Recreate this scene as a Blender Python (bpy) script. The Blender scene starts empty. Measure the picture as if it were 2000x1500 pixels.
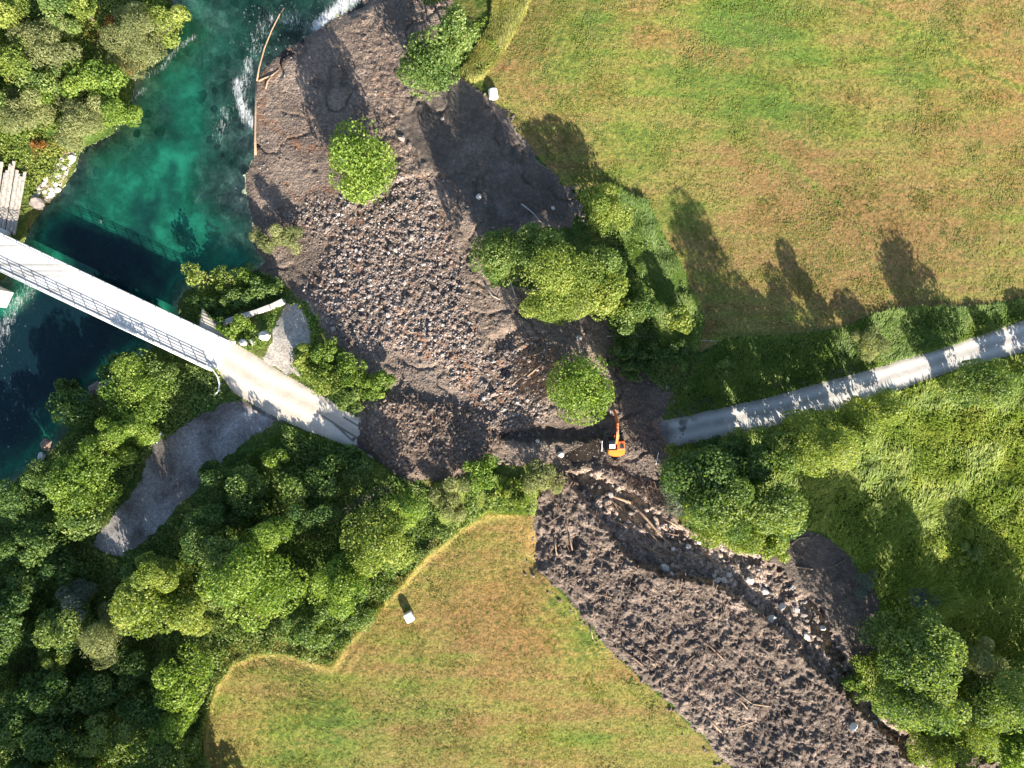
import bpy, bmesh, math
import numpy as np
from mathutils import Vector, Matrix

SC = bpy.context.scene
COL = SC.collection
R = math.radians

# ------------------------------------------------------------------ camera, sky, sun, exposure
H = 105.0          # camera height above the meadow, metres
S = 0.075          # metres per photograph pixel at meadow level
cam_d = bpy.data.cameras.new('camera')
cam_d.sensor_width = 36.0
cam_d.lens = 18.0 * H / (1000 * S)
cam_d.clip_start = 1.0
cam_d.clip_end = 20000
cam = bpy.data.objects.new('camera', cam_d)
cam.location = (0, 0, H)
COL.objects.link(cam)
SC.camera = cam

SUN_EL = 25.0
sun_dir = Vector((0.41, -0.91, 0)).normalized() * math.cos(R(SUN_EL)) + Vector((0, 0, math.sin(R(SUN_EL))))
world = bpy.data.worlds.new('World')
SC.world = world
world.use_nodes = True
wn = world.node_tree
sky = wn.nodes.new('ShaderNodeTexSky')
sky.sky_type = 'NISHITA'
sky.sun_disc = False
sky.sun_elevation = R(SUN_EL)
sky.sun_rotation = math.atan2(0.41, -0.91)
bg = wn.nodes['Background']
bg.inputs[1].default_value = 0.085
wn.links.new(sky.outputs[0], bg.inputs[0])
sun_l = bpy.data.lights.new('sun', 'SUN')
sun_l.energy = 5.0
sun_l.angle = R(0.5)
sun_l.color = (1.0, 0.91, 0.77)
sun = bpy.data.objects.new('sun', sun_l)
sun.rotation_euler = sun_dir.to_track_quat('Z', 'Y').to_euler()
sun.location = (40, -100, 60)
COL.objects.link(sun)
SC.view_settings.view_transform = 'Standard'
SC.view_settings.look = 'None'
SC.view_settings.exposure = 1.86
SC.view_settings.gamma = 1.0

# ------------------------------------------------------------------ numeric helpers
def W(u, v, z):
    """point of the place seen at photograph pixel (u, v) and standing at height z"""
    k = S * (H - z) / H
    return (u - 1000) * k, (750 - v) * k

def _hash(x, y, seed):
    h = (x * 374761393 + y * 668265263 + seed * 974634777) & 0x7fffffff
    h = ((h ^ (h >> 13)) * 1274126177) & 0x7fffffff
    h = ((h ^ (h >> 15)) * 846930886) & 0x7fffffff
    return ((h ^ (h >> 14)) & 0xffffff) / float(0xffffff)

def vnoise(x, y, seed=0):
    xi = np.floor(x).astype(np.int64); yi = np.floor(y).astype(np.int64)
    fx = x - xi; fy = y - yi
    fx = fx * fx * fx * (fx * (fx * 6 - 15) + 10); fy = fy * fy * fy * (fy * (fy * 6 - 15) + 10)
    a = _hash(xi, yi, seed); b = _hash(xi + 1, yi, seed)
    c = _hash(xi, yi + 1, seed); d = _hash(xi + 1, yi + 1, seed)
    return (a * (1 - fx) + b * fx) * (1 - fy) + (c * (1 - fx) + d * fx) * fy

def fbm(x, y, seed=0, octv=4, gain=0.5):
    s = 0; a = 1; t = 0
    for i in range(octv):
        s = s + a * vnoise(x * 2 ** i + 17.3 * i, y * 2 ** i - 9.1 * i, seed + i)
        t += a; a *= gain
    return s / t

def worley(x, y, seed=0):
    xi = np.floor(x).astype(np.int64); yi = np.floor(y).astype(np.int64)
    best = np.full(x.shape, 9.0); ident = np.zeros(x.shape)
    for dx in (-1, 0, 1):
        for dy in (-1, 0, 1):
            cx = xi + dx; cy = yi + dy
            d = np.hypot(cx + _hash(cx, cy, seed) - x, cy + _hash(cx, cy, seed + 7) - y)
            m = d < best
            best = np.where(m, d, best); ident = np.where(m, _hash(cx, cy, seed + 13), ident)
    return best, ident

def sstep(a, b, x):
    t = np.clip((x - a) / (b - a), 0, 1)
    return t * t * (3 - 2 * t)

def sdf(poly, u, v, margin=400):
    """signed distance to a closed polygon, pixels, negative inside"""
    P = np.array(poly, float); out = np.full(u.shape, float(margin))
    lo = P.min(0) - margin; hi = P.max(0) + margin
    m = (u > lo[0]) & (u < hi[0]) & (v > lo[1]) & (v < hi[1])
    x = u[m]; y = v[m]
    d2 = np.full(x.shape, 1e18); ins = np.zeros(x.shape, bool)
    for i in range(len(P)):
        a = P[i]; b = P[(i + 1) % len(P)]
        e = b - a
        t = np.clip(((x - a[0]) * e[0] + (y - a[1]) * e[1]) / (e @ e + 1e-9), 0, 1)
        d2 = np.minimum(d2, (x - a[0] - t * e[0]) ** 2 + (y - a[1] - t * e[1]) ** 2)
        if a[1] != b[1]:
            c = ((a[1] > y) != (b[1] > y)) & (x < (b[0] - a[0]) * (y - a[1]) / (b[1] - a[1]) + a[0])
            ins ^= c
    d = np.sqrt(d2)
    out[m] = np.where(ins, -d, d)
    return out

def ldist(line, u, v, margin=120):
    """distance to an open polyline and signed side, pixels"""
    P = np.array(line, float)
    best = np.full(u.shape, 1e9); side = np.zeros(u.shape)
    lo = P.min(0) - margin; hi = P.max(0) + margin
    m = (u > lo[0]) & (u < hi[0]) & (v > lo[1]) & (v < hi[1])
    x = u[m]; y = v[m]; bb = np.full(x.shape, 1e9); ss = np.zeros(x.shape)
    for i in range(len(P) - 1):
        a = P[i]; e = P[i + 1] - a
        t = np.clip(((x - a[0]) * e[0] + (y - a[1]) * e[1]) / (e @ e), 0, 1)
        d = np.hypot(x - a[0] - t * e[0], y - a[1] - t * e[1])
        s = np.sign(e[0] * (y - a[1]) - e[1] * (x - a[0]))
        k = d < bb
        bb = np.where(k, d, bb); ss = np.where(k, s, ss)
    best[m] = bb; side[m] = ss
    return best, side

# ------------------------------------------------------------------ object helpers
def tag(o, label=None, cat=None, group=None, kind=None):
    if label: o['label'] = label
    if cat: o['category'] = cat
    if group: o['group'] = group
    if kind: o['kind'] = kind
    return o

def empty(name, loc, rz=0.0, label=None, cat=None, group=None):
    o = bpy.data.objects.new(name, None)
    o.empty_display_size = 0.5
    o.location = loc; o.rotation_euler = (0, 0, rz)
    COL.objects.link(o)
    return tag(o, label, cat, group)

def np_mesh(name, verts, faces, mat, smooth=False, attrs=None):
    """verts (n,3); faces (m,k) all of one size"""
    me = bpy.data.meshes.new(name)
    verts = np.ascontiguousarray(verts, dtype=np.float32); faces = np.ascontiguousarray(faces, dtype=np.int32)
    n, (m, k) = len(verts), faces.shape
    me.vertices.add(n); me.vertices.foreach_set('co', verts.ravel())
    me.loops.add(m * k); me.loops.foreach_set('vertex_index', faces.ravel())
    me.polygons.add(m)
    me.polygons.foreach_set('loop_start', np.arange(0, m * k, k, dtype=np.int32))
    try:
        me.polygons.foreach_set('loop_total', np.full(m, k, dtype=np.int32))
    except Exception:
        pass
    me.polygons.foreach_set('use_smooth', np.full(m, bool(smooth)))
    for an, arr in (attrs or {}).items():
        if arr.ndim == 1:
            at = me.attributes.new(an, 'FLOAT', 'POINT'); at.data.foreach_set('value', arr.astype(np.float32))
        else:
            at = me.attributes.new(an, 'FLOAT_COLOR', 'POINT'); at.data.foreach_set('color', arr.astype(np.float32).ravel())
    me.update(calc_edges=True)
    if mat: me.materials.append(mat)
    return me

def put(name, me, parent=None, loc=(0, 0, 0)):
    o = bpy.data.objects.new(name, me); COL.objects.link(o)
    o.location = loc
    if parent: o.parent = parent
    return o

class MB:
    """collects boxes, beams, tubes into one mesh"""
    def __init__(s): s.bm = bmesh.new()
    def box(s, c, size, rz=0.0, rx=0.0, bevel=0.0):
        M = Matrix.Translation(c) @ Matrix.Rotation(rz, 4, 'Z') @ Matrix.Rotation(rx, 4, 'X')
        r = bmesh.ops.create_cube(s.bm, size=1.0, matrix=M @ Matrix.Diagonal((size[0], size[1], size[2], 1)))
        if bevel:
            es = set()
            for v in r['verts']: es.update(v.link_edges)
            bmesh.ops.bevel(s.bm, geom=list(es), offset=bevel, segments=2, affect='EDGES', profile=0.5)
        return s
    def beam(s, a, b, w, h, bevel=0.0):
        a = Vector(a); b = Vector(b); d = b - a
        rot = d.to_track_quat('Y', 'Z').to_matrix().to_4x4()
        M = Matrix.Translation((a + b) / 2) @ rot @ Matrix.Diagonal((w, d.length, h, 1))
        r = bmesh.ops.create_cube(s.bm, size=1.0, matrix=M)
        if bevel:
            es = set()
            for v in r['verts']: es.update(v.link_edges)
            bmesh.ops.bevel(s.bm, geom=list(es), offset=bevel, segments=2, affect='EDGES', profile=0.5)
        return s
    def tube(s, pts, radii, n=8):
        pts = [Vector(p) for p in pts]
        if not hasattr(radii, '__len__'): radii = [radii] * len(pts)
        rings = []
        for i, p in enumerate(pts):
            d = (pts[min(i + 1, len(pts) - 1)] - pts[max(i - 1, 0)]).normalized()
            up = Vector((0, 0, 1)) if abs(d.z) < 0.9 else Vector((1, 0, 0))
            x = d.cross(up).normalized(); y = d.cross(x).normalized()
            rings.append([s.bm.verts.new(p + (x * math.cos(2 * math.pi * k / n) + y * math.sin(2 * math.pi * k / n)) * radii[i]) for k in range(n)])
        for a, b in zip(rings[:-1], rings[1:]):
            for k in range(n):
                f = s.bm.faces.new((a[k], a[(k + 1) % n], b[(k + 1) % n], b[k])); f.smooth = True
        s.bm.faces.new(rings[0][::-1]); s.bm.faces.new(rings[-1])
        return s
    def prism(s, pts, x0, x1, bevel=0.0):
        """outline in the local yz plane, extruded along x"""
        a = [s.bm.verts.new((x0, p[0], p[1])) for p in pts]; b = [s.bm.verts.new((x1, p[0], p[1])) for p in pts]
        n = len(pts); fs = [s.bm.faces.new(a[::-1]), s.bm.faces.new(b)]
        for k in range(n): fs.append(s.bm.faces.new((a[k], a[(k + 1) % n], b[(k + 1) % n], b[k])))
        bmesh.ops.recalc_face_normals(s.bm, faces=fs)
        if bevel:
            es = set()
            for f in fs: es.update(f.edges)
            bmesh.ops.bevel(s.bm, geom=list(es), offset=bevel, segments=2, affect='EDGES', profile=0.5)
        return s
    def build(s, name, mat, parent=None):
        me = bpy.data.meshes.new(name); s.bm.normal_update(); s.bm.to_mesh(me); s.bm.free()
        if mat: me.materials.append(mat)
        return put(name, me, parent)

# ------------------------------------------------------------------ materials
class NT:
    def __init__(s, name):
        s.m = bpy.data.materials.new(name); s.m.use_nodes = True
        s.t = s.m.node_tree; s.t.nodes.clear()
        s.out = s.n('ShaderNodeOutputMaterial')
    def n(s, typ, **kw):
        x = s.t.nodes.new(typ)
        for k, v in kw.items(): setattr(x, k, v)
        return x
    def l(s, a, b): s.t.links.new(a, b)
    def set(s, sock, v):
        if isinstance(v, bpy.types.NodeSocket): s.l(v, sock)
        else: sock.default_value = v
    def pos(s): return s.n('ShaderNodeNewGeometry').outputs['Position']
    def mapping(s, v, scale=(1, 1, 1), rot=0):
        x = s.n('ShaderNodeMapping'); s.l(v, x.inputs[0]); x.inputs['Scale'].default_value = scale; x.inputs['Rotation'].default_value = (0, 0, rot)
        return x.outputs[0]
    def noise(s, v, scale, detail=4, rough=0.55, dist=0.0):
        x = s.n('ShaderNodeTexNoise'); s.l(v, x.inputs['Vector']); x.inputs['Scale'].default_value = scale
        x.inputs['Detail'].default_value = detail; x.inputs['Roughness'].default_value = rough; x.inputs['Distortion'].default_value = dist
        return x.outputs['Fac']
    def voro(s, v, scale, feature='F1', rnd=1.0):
        x = s.n('ShaderNodeTexVoronoi', feature=feature); s.l(v, x.inputs['Vector']); x.inputs['Scale'].default_value = scale
        x.inputs['Randomness'].default_value = rnd
        return x
    def ramp(s, f, stops):
        x = s.n('ShaderNodeValToRGB'); s.l(f, x.inputs[0]); e = x.color_ramp.elements
        while len(e) > 1: e.remove(e[-1])
        for i, (p, c) in enumerate(stops):
            k = e[0] if i == 0 else e.new(p)
            k.position = p; k.color = (*c, 1) if len(c) == 3 else c
        return x.outputs[0]
    def mix(s, f, a, b, blend='MIX'):
        x = s.n('ShaderNodeMix', data_type='RGBA', blend_type=blend)
        s.set(x.inputs[0], f); s.set(x.inputs[6], a if isinstance(a, bpy.types.NodeSocket) else (*a, 1)); s.set(x.inputs[7], b if isinstance(b, bpy.types.NodeSocket) else (*b, 1))
        return x.outputs[2]
    def math(s, op, a, b=0.0, c=0.0, clamp=False):
        x = s.n('ShaderNodeMath', operation=op, use_clamp=clamp); s.set(x.inputs[0], a); s.set(x.inputs[1], b); s.set(x.inputs[2], c)
        return x.outputs[0]
    def mapr(s, f, a, b, c=0.0, d=1.0):
        x = s.n('ShaderNodeMapRange'); s.l(f, x.inputs[0])
        for i, q in enumerate((a, b, c, d)): x.inputs[i + 1].default_value = q
        return x.outputs[0]
    def attr(s, name):
        return s.n('ShaderNodeAttribute', attribute_name=name)
    def sep(s, c):
        x = s.n('ShaderNodeSeparateColor'); s.l(c, x.inputs[0]); return x.outputs
    def bump(s, h, strength, dist, normal=None):
        x = s.n('ShaderNodeBump'); s.l(h, x.inputs['Height']); x.inputs['Strength'].default_value = strength; x.inputs['Distance'].default_value = dist
        if normal: s.l(normal, x.inputs['Normal'])
        return x.outputs[0]
    def principled(s, col, rough=0.9, normal=None, spec=0.3, metal=0.0):
        x = s.n('ShaderNodeBsdfPrincipled'); s.set(x.inputs['Base Color'], col if isinstance(col, bpy.types.NodeSocket) else (*col, 1))
        s.set(x.inputs['Roughness'], rough); x.inputs['Specular IOR Level'].default_value = spec; x.inputs['Metallic'].default_value = metal
        if normal: s.l(normal, x.inputs['Normal'])
        return x.outputs[0]
    def done(s, sh):
        s.l(sh, s.out.inputs[0]); return s.m

def v3(*c): return tuple(c)

def mat_plain(name, col, rough=0.6, spec=0.4, metal=0.0, var=0.25, scale=3.0, dirt=None, bump=0.0):
    t = NT(name); p = t.n('ShaderNodeTexCoord').outputs['Object']
    f = t.noise(p, scale, 5, 0.6)
    lo = tuple(c * (1 - var) for c in col); hi = tuple(min(1, c * (1 + var)) for c in col)
    c = t.ramp(f, [(0.3, lo), (0.7, hi)])
    if dirt:
        g = t.noise(p, scale * 0.45, 6, 0.65)
        c = t.mix(t.mapr(g, 0.52, 0.68), c, dirt)
    nrm = t.bump(t.noise(p, scale * 6, 4, 0.6), bump, 0.05) if bump else None
    return t.done(t.principled(c, rough, nrm, spec, metal))

def mat_meadow(name, green=0.0, rot=0.6):
    t = NT(name); p = t.pos()
    e = t.sep(t.attr('mask').outputs['Color'])
    big = t.noise(p, 0.028, 4, 0.55, 0.4)
    med = t.noise(t.mapping(p, (0.05, 0.42, 0.1), rot), 1.0, 5, 0.6)
    fac = t.math('ADD', t.math('MULTIPLY', big, 0.75), t.math('MULTIPLY', t.math('SUBTRACT', med, 0.5), 0.8))
    fac = t.math('ADD', fac, green + 0.23)
    fac = t.math('ADD', t.math('SUBTRACT', fac, t.math('MULTIPLY', e[2], 0.20)), t.math('MULTIPLY', e[1], 0.11))
    base = t.ramp(fac, [(0.36, v3(.088, .142, .028)), (0.47, v3(.140, .160, .036)), (0.58, v3(.180, .158, .050)), (0.72, v3(.195, .132, .056))])
    warm = t.noise(t.mapping(p, (0.16, 0.42, 0.1), rot + 0.25), 1.0, 4, 0.6)
    base = t.mix(t.mapr(t.math('ADD', warm, t.math('MULTIPLY', e[1], 0.22)), 0.53, 0.72, 0, 0.5), base, v3(.180, .100, .044))
    tl = t.mapr(t.noise(p, 0.016, 3), 0.45, 0.62, 0.0, 0.55)
    base = t.mix(tl, base, t.mix(1.0, base, v3(1.25, 1.22, 1.0), 'MULTIPLY'))
    fine = t.noise(p, 3.4, 5, 0.75)
    base = t.mix(1.0, base, t.ramp(fine, [(0.34, v3(.42, .50, .40)), (0.50, v3(1, 1, 1)), (0.66, v3(1.55, 1.45, 1.35))]), 'MULTIPLY')
    spk = t.noise(p, 1.15, 3, 0.7)
    base = t.mix(t.mapr(t.math('ADD', spk, t.math('MULTIPLY', e[2], 0.10)), 0.56, 0.68, 0, 0.75), base, v3(.060, .100, .022))
    # mowing rows following the edge of the field, and the dry uncut rim
    row = t.math('SINE', t.math('ADD', t.math('MULTIPLY', e[0], 78.0), t.math('MULTIPLY', t.noise(p, 0.2, 3), 2.5)))
    rowm = t.math('MULTIPLY', t.mapr(row, -0.2, 0.9), t.math('MULTIPLY', t.mapr(e[0], 0.02, 0.85, 0.42, 0.0), t.math('ADD', 0.15, t.attr('mask').outputs['Alpha'])))
    base = t.mix(rowm, base, t.mix(1.0, base, v3(.50, .56, .45), 'MULTIPLY'))
    rim = t.math('ADD', e[0], t.math('MULTIPLY', t.math('SUBTRACT', t.noise(p, 0.5, 4), 0.5), 0.04))
    base = t.mix(t.math('MULTIPLY', t.mapr(rim, 0.012, 0.055, 0.5, 0.0), t.attr('mask').outputs['Alpha']), base, v3(.27, .215, .065))
    h = t.math('ADD', t.math('MULTIPLY', fine, 0.6), t.math('MULTIPLY', spk, 0.4))
    nrm = t.bump(h, 0.8, 0.26)
    return t.done(t.principled(base, 0.95, nrm, 0.1))

def mat_turf(name, stops, fine_scale=2.0, bstr=0.9, bdist=0.5, patch=0.07, straw=None):
    t = NT(name); p = t.pos()
    big = t.noise(p, patch, 5, 0.6, 0.5)
    fine = t.noise(p, fine_scale, 6, 0.7)
    base = t.ramp(t.math('ADD', t.math('MULTIPLY', big, 0.8), t.math('MULTIPLY', fine, 0.2)), stops)
    if straw:
        base = t.mix(t.mapr(t.noise(p, 0.22, 5, 0.65), 0.52, 0.68, 0, 0.75), base, straw)
    base = t.mix(1.0, base, t.ramp(fine, [(0.3, v3(.4, .45, .4)), (0.5, v3(1, 1, 1)), (0.7, v3(1.5, 1.45, 1.3))]), 'MULTIPLY')
    return t.done(t.principled(base, 0.95, t.bump(fine, bstr, bdist), 0.1))

def mat_soil(name, c0, c1, c2, peb=2.2, pebmix=0.5, bstr=0.9, bdist=0.3, rough=0.9, spec=0.25, rustc=v3(.20, .105, .062)):
    t = NT(name); p = t.pos()
    e = t.sep(t.attr('mask').outputs['Color'])
    wp = t.n('ShaderNodeVectorMath', operation='ADD')
    nz = t.n('ShaderNodeTexNoise'); t.l(p, nz.inputs['Vector']); nz.inputs['Scale'].default_value = 1.3
    sc = t.n('ShaderNodeVectorMath', operation='SCALE'); t.l(nz.outputs['Color'], sc.inputs[0]); sc.inputs['Scale'].default_value = 0.5
    t.l(p, wp.inputs[0]); t.l(sc.outputs[0], wp.inputs[1])
    big = t.noise(p, 0.12, 5, 0.62, 0.6)
    base = t.ramp(big, [(0.34, c0), (0.5, c1), (0.66, c2)])
    vo = t.voro(wp.outputs[0], peb); vo2 = t.voro(wp.outputs[0], peb * 2.3)
    pc = t.n('ShaderNodeSeparateColor'); t.l(vo.outputs['Color'], pc.inputs[0])
    pc2 = t.n('ShaderNodeSeparateColor'); t.l(vo2.outputs['Color'], pc2.inputs[0])
    tone = t.ramp(pc.outputs[0], [(0.0, v3(.55, .53, .52)), (0.55, v3(.95, .93, .93)), (0.85, v3(1.25, 1.22, 1.24)), (1.0, v3(1.75, 1.7, 1.68))])
    tone2 = t.ramp(pc2.outputs[1], [(0.0, v3(.6, .58, .56)), (0.6, v3(1, .98, .97)), (1.0, v3(1.6, 1.55, 1.55))])
    pm = t.math('ADD', t.math('MULTIPLY', t.attr('mask').outputs['Alpha'], pebmix), 0.34)
    base = t.mix(pm, base, t.mix(1.0, base, tone, 'MULTIPLY'))
    base = t.mix(pm, base, t.mix(1.0, base, tone2, 'MULTIPLY'))
    fine = t.noise(p, 3.5, 6, 0.7)
    base = t.mix(1.0, base, t.ramp(fine, [(0.3, v3(.62, .6, .58)), (0.5, v3(1, 1, 1)), (0.7, v3(1.3, 1.28, 1.26))]), 'MULTIPLY')
    rn = t.math('MULTIPLY', e[1], t.mapr(t.noise(p, 0.8, 4), 0.35, 0.6))
    base = t.mix(rn, base, rustc)
    h = t.math('ADD', t.math('MULTIPLY', t.math('SUBTRACT', 1.0, vo.outputs['Distance']), 0.45 * pebmix + 0.1), t.math('MULTIPLY', fine, 0.7))
    h = t.math('ADD', h, t.math('MULTIPLY', t.math('SUBTRACT', 1.0, vo2.outputs['Distance']), 0.25 * pebmix))
    wet_shade = t.mapr(e[2], 0.0, 1.0, 1.0, 0.42)
    base = t.mix(1.0, base, t.n('ShaderNodeCombineColor').outputs[0], 'MIX') if False else t.mix(t.math('MULTIPLY', e[2], 0.85), base, t.mix(1.0, base, v3(.42, .40, .39), 'MULTIPLY'))  # damp ground and painted shade both darken the soil here
    return t.done(t.principled(base, t.math('MULTIPLY', wet_shade, rough), t.bump(h, bstr, bdist), spec))

def mat_road(name, c, track, rutc):
    t = NT(name); p = t.pos()
    e = t.sep(t.attr('mask').outputs['Color'])
    n1 = t.noise(p, 0.5, 5, 0.6); fine = t.noise(p, 7, 5, 0.7)
    base = t.ramp(n1, [(0.35, tuple(x * 0.85 for x in c)), (0.65, tuple(x * 1.1 for x in c))])
    tr = t.math('ABSOLUTE', t.math('SUBTRACT', t.math('ABSOLUTE', t.math('SUBTRACT', e[2], 0.5)), 0.21))
    base = t.mix(t.mapr(tr, 0.02, 0.15, 0.7, 0.0), base, track)
    mid = t.math('ABSOLUTE', t.math('SUBTRACT', e[2], 0.5))
    base = t.mix(t.math('MULTIPLY', t.mapr(mid, 0.0, 0.09, 0.5, 0.0), t.mapr(t.noise(p, 0.35, 4), 0.4, 0.6)), base, rutc)
    base = t.mix(t.mapr(e[0], 0.0, 0.035, 0.6, 0.0), base, v3(.20, .175, .13))
    base = t.mix(t.mapr(e[1], 0.3, 0.9, 0, 0.85), base, v3(.10, .085, .075))
    base = t.mix(1.0, base, t.ramp(fine, [(0.3, v3(.8, .8, .8)), (0.7, v3(1.15, 1.15, 1.15))]), 'MULTIPLY')
    return t.done(t.principled(base, 0.9, t.bump(fine, 0.4, 0.08), 0.2))

def mat_riverbed():
    t = NT('riverbed'); p = t.pos()
    big = t.noise(p, 0.14, 5, 0.6, 0.8)
    med = t.noise(p, 0.5, 5, 0.65, 0.5)
    vo = t.voro(p, 0.75)
    pc = t.n('ShaderNodeSeparateColor'); t.l(vo.outputs['Color'], pc.inputs[0])
    base = t.ramp(t.math('ADD', t.math('MULTIPLY', big, 0.65), t.math('MULTIPLY', med, 0.35)),
                  [(0.34, v3(.05, .07, .05)), (0.46, v3(.20, .24, .16)), (0.55, v3(.40, .44, .30)), (0.64, v3(.72, .74, .52))])
    base = t.mix(0.6, base, t.mix(1.0, base, t.ramp(pc.outputs[0], [(0.0, v3(.45, .45, .4)), (0.7, v3(1, 1, 1)), (1, v3(1.9, 1.9, 1.7))]), 'MULTIPLY'))
    fine = t.noise(p, 2.2, 5, 0.7)
    base = t.mix(1.0, base, t.ramp(fine, [(0.3, v3(.6, .6, .6)), (0.7, v3(1.4, 1.4, 1.35))]), 'MULTIPLY')
    return t.done(t.principled(base, 0.9, t.bump(fine, 0.7, 0.3), 0.1))

def mat_water(name, deep, shallow, foam=True, rip=1.6, ripd=0.10, bodyc=(.016, .190, .118), bodyf=0.46):
    t = NT(name); p = t.pos()
    e = t.sep(t.attr('mask').outputs['Color'])     # r depth 0..1, g foam, b choppiness
    d = e[0]
    tint = t.ramp(d, [(0.0, v3(1, 1, 1)), (0.06, shallow), (0.30, tuple(a * .35 + b * .65 for a, b in zip(deep, shallow))), (0.6, deep), (1.0, tuple(c * .35 for c in deep))])
    tr = t.n('ShaderNodeBsdfTransparent'); t.l(tint, tr.inputs[0])
    body = t.n('ShaderNodeBsdfDiffuse'); bn = t.math('ADD', t.math('MULTIPLY', t.noise(p, .13, 5, .62, .8), .6), t.math('MULTIPLY', t.noise(p, .55, 5, .65, .6), .4))
    bc = t.ramp(bn, [(.36, tuple(c * .34 for c in bodyc)), (.50, tuple(c * .72 for c in bodyc)), (.62, tuple(c * 1.35 for c in bodyc))])
    bc = t.mix(t.mapr(d, .55, .95), bc, tuple(c * q for c, q in zip(bodyc, (.35, .13, .30))))
    t.l(bc, body.inputs[0])
    m0 = t.n('ShaderNodeMixShader'); t.l(t.mapr(d, 0.03, 0.50, 0.0, bodyf), m0.inputs[0]); t.l(tr.outputs[0], m0.inputs[1]); t.l(body.outputs[0], m0.inputs[2])
    wv = t.mapping(p, (1, 1, 1), 0.4)
    h = t.math('ADD', t.noise(wv, rip, 4, 0.6, 0.6), t.math('MULTIPLY', t.noise(wv, rip * 3, 3, 0.6), 0.5))
    nrm = t.n('ShaderNodeBump'); t.l(h, nrm.inputs['Height']); nrm.inputs['Distance'].default_value = ripd
    t.l(t.mapr(e[2], 0, 1, 0.12, 1.0), nrm.inputs['Strength'])
    gl = t.n('ShaderNodeBsdfGlossy'); gl.inputs['Roughness'].default_value = 0.06; t.l(nrm.outputs[0], gl.inputs['Normal'])
    fr = t.n('ShaderNodeFresnel'); fr.inputs['IOR'].default_value = 1.33; t.l(nrm.outputs[0], fr.inputs['Normal'])
    m1 = t.n('ShaderNodeMixShader'); t.l(fr.outputs[0], m1.inputs[0]); t.l(m0.outputs[0], m1.inputs[1]); t.l(gl.outputs[0], m1.inputs[2])
    out = m1.outputs[0]
    if foam:
        fd = t.n('ShaderNodeBsdfDiffuse'); fd.inputs[0].default_value = (.72, .75, .76, 1)
        fn = t.math('ADD', t.math('MULTIPLY', t.noise(t.mapping(p, (2.6, 0.55, 1), 0.25), 1.0, 6, 0.75, 1.6), .75), t.math('MULTIPLY', t.noise(p, 4.0, 4, .7), .25))
        ff = t.math('MULTIPLY', t.mapr(t.math('ADD', fn, t.math('MULTIPLY', e[1], 0.26)), 0.60, 0.92), t.mapr(e[1], 0.02, 0.25))
        spk = t.math('MULTIPLY', t.mapr(t.noise(t.mapping(p, (3.2, 2.0, 1), .5), 1.0, 3, .6), .66, .76, 0, .55), t.mapr(e[2], .35, .95))  # sparkle of choppy water painted as white specks
        ff = t.math('MAXIMUM', ff, spk)
        m2 = t.n('ShaderNodeMixShader'); t.l(ff, m2.inputs[0]); t.l(out, m2.inputs[1]); t.l(fd.outputs[0], m2.inputs[2])
        out = m2.outputs[0]
    return t.done(out)

def mat_leaf(name, dark, mid, light, trans=0.48, hue=None):
    t = NT(name)
    a = t.attr('tint').outputs['Fac']
    c = t.ramp(a, [(0.0, dark), (0.5, mid), (1.0, light)])
    if hue:
        c = t.mix(t.mapr(t.noise(t.pos(), 0.5, 3), 0.55, 0.7, 0, 0.7), c, hue)
    d = t.n('ShaderNodeBsdfDiffuse'); t.l(c, d.inputs[0])
    tl = t.n('ShaderNodeBsdfTranslucent'); t.l(t.mix(1.0, c, v3(1.25, 1.25, 0.55), 'MULTIPLY'), tl.inputs[0])
    m = t.n('ShaderNodeMixShader'); m.inputs[0].default_value = trans; t.l(d.outputs[0], m.inputs[1]); t.l(tl.outputs[0], m.inputs[2])
    g = t.n('ShaderNodeBsdfGlossy'); g.inputs['Roughness'].default_value = 0.5; g.inputs[0].default_value = (.8, .85, .8, 1)
    m2 = t.n('ShaderNodeMixShader'); m2.inputs[0].default_value = 0.02; t.l(m.outputs[0], m2.inputs[1]); t.l(g.outputs[0], m2.inputs[2])
    return t.done(m2.outputs[0])

def mat_stone(name, attr=None):
    t = NT(name); p = t.n('ShaderNodeTexCoord').outputs['Object']
    f = t.attr('tint').outputs['Fac'] if attr else t.n('ShaderNodeObjectInfo').outputs['Random']
    c = t.ramp(f, [(0.0, v3(.085, .075, .072)), (0.3, v3(.132, .112, .102)), (0.55, v3(.185, .157, .145)), (0.7, v3(.195, .130, .097)), (0.8, v3(.225, .197, .188)), (0.93, v3(.31, .285, .275)), (1.0, v3(.45, .43, .41))])
    n = t.noise(p, 3.0, 5, 0.65)
    c = t.mix(1.0, c, t.ramp(n, [(0.3, v3(.7, .68, .66)), (0.7, v3(1.25, 1.25, 1.25))]), 'MULTIPLY')
    return t.done(t.principled(c, 0.85, t.bump(n, 0.5, 0.1), 0.25))

MT = {}
MT['meadow'] = mat_meadow('mown_grass', 0.03, -0.55)
MT['meadow_s'] = mat_meadow('mown_grass_south', 0.02, 1.0)
MT['ground'] = mat_turf('rough_grass', [(0.35, v3(.030, .060, .014)), (0.5, v3(.060, .100, .022)), (0.65, v3(.115, .130, .035))], 2.2, straw=v3(.20, .165, .055))
MT['grassland'] = mat_turf('tall_meadow_floor', [(0.35, v3(.050, .100, .016)), (0.5, v3(.120, .180, .026)), (0.65, v3(.25, .26, .055))], 1.6)
MT['gravel'] = mat_soil('gravel', v3(.128, .100, .081), v3(.190, .150, .122), v3(.255, .203, .163), 2.4, 0.75, 1.0, 0.35)
MT['mud_flat'] = mat_soil('grey_mud', v3(.088, .074, .064), v3(.128, .106, .090), v3(.175, .155, .140), 1.2, 0.25, 0.8, 0.3, 0.85)
MT['mudslide'] = mat_soil('slide_debris', v3(.098, .077, .063), v3(.168, .133, .108), v3(.240, .191, .154), 1.6, 0.45, 1.0, 0.45)
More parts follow.
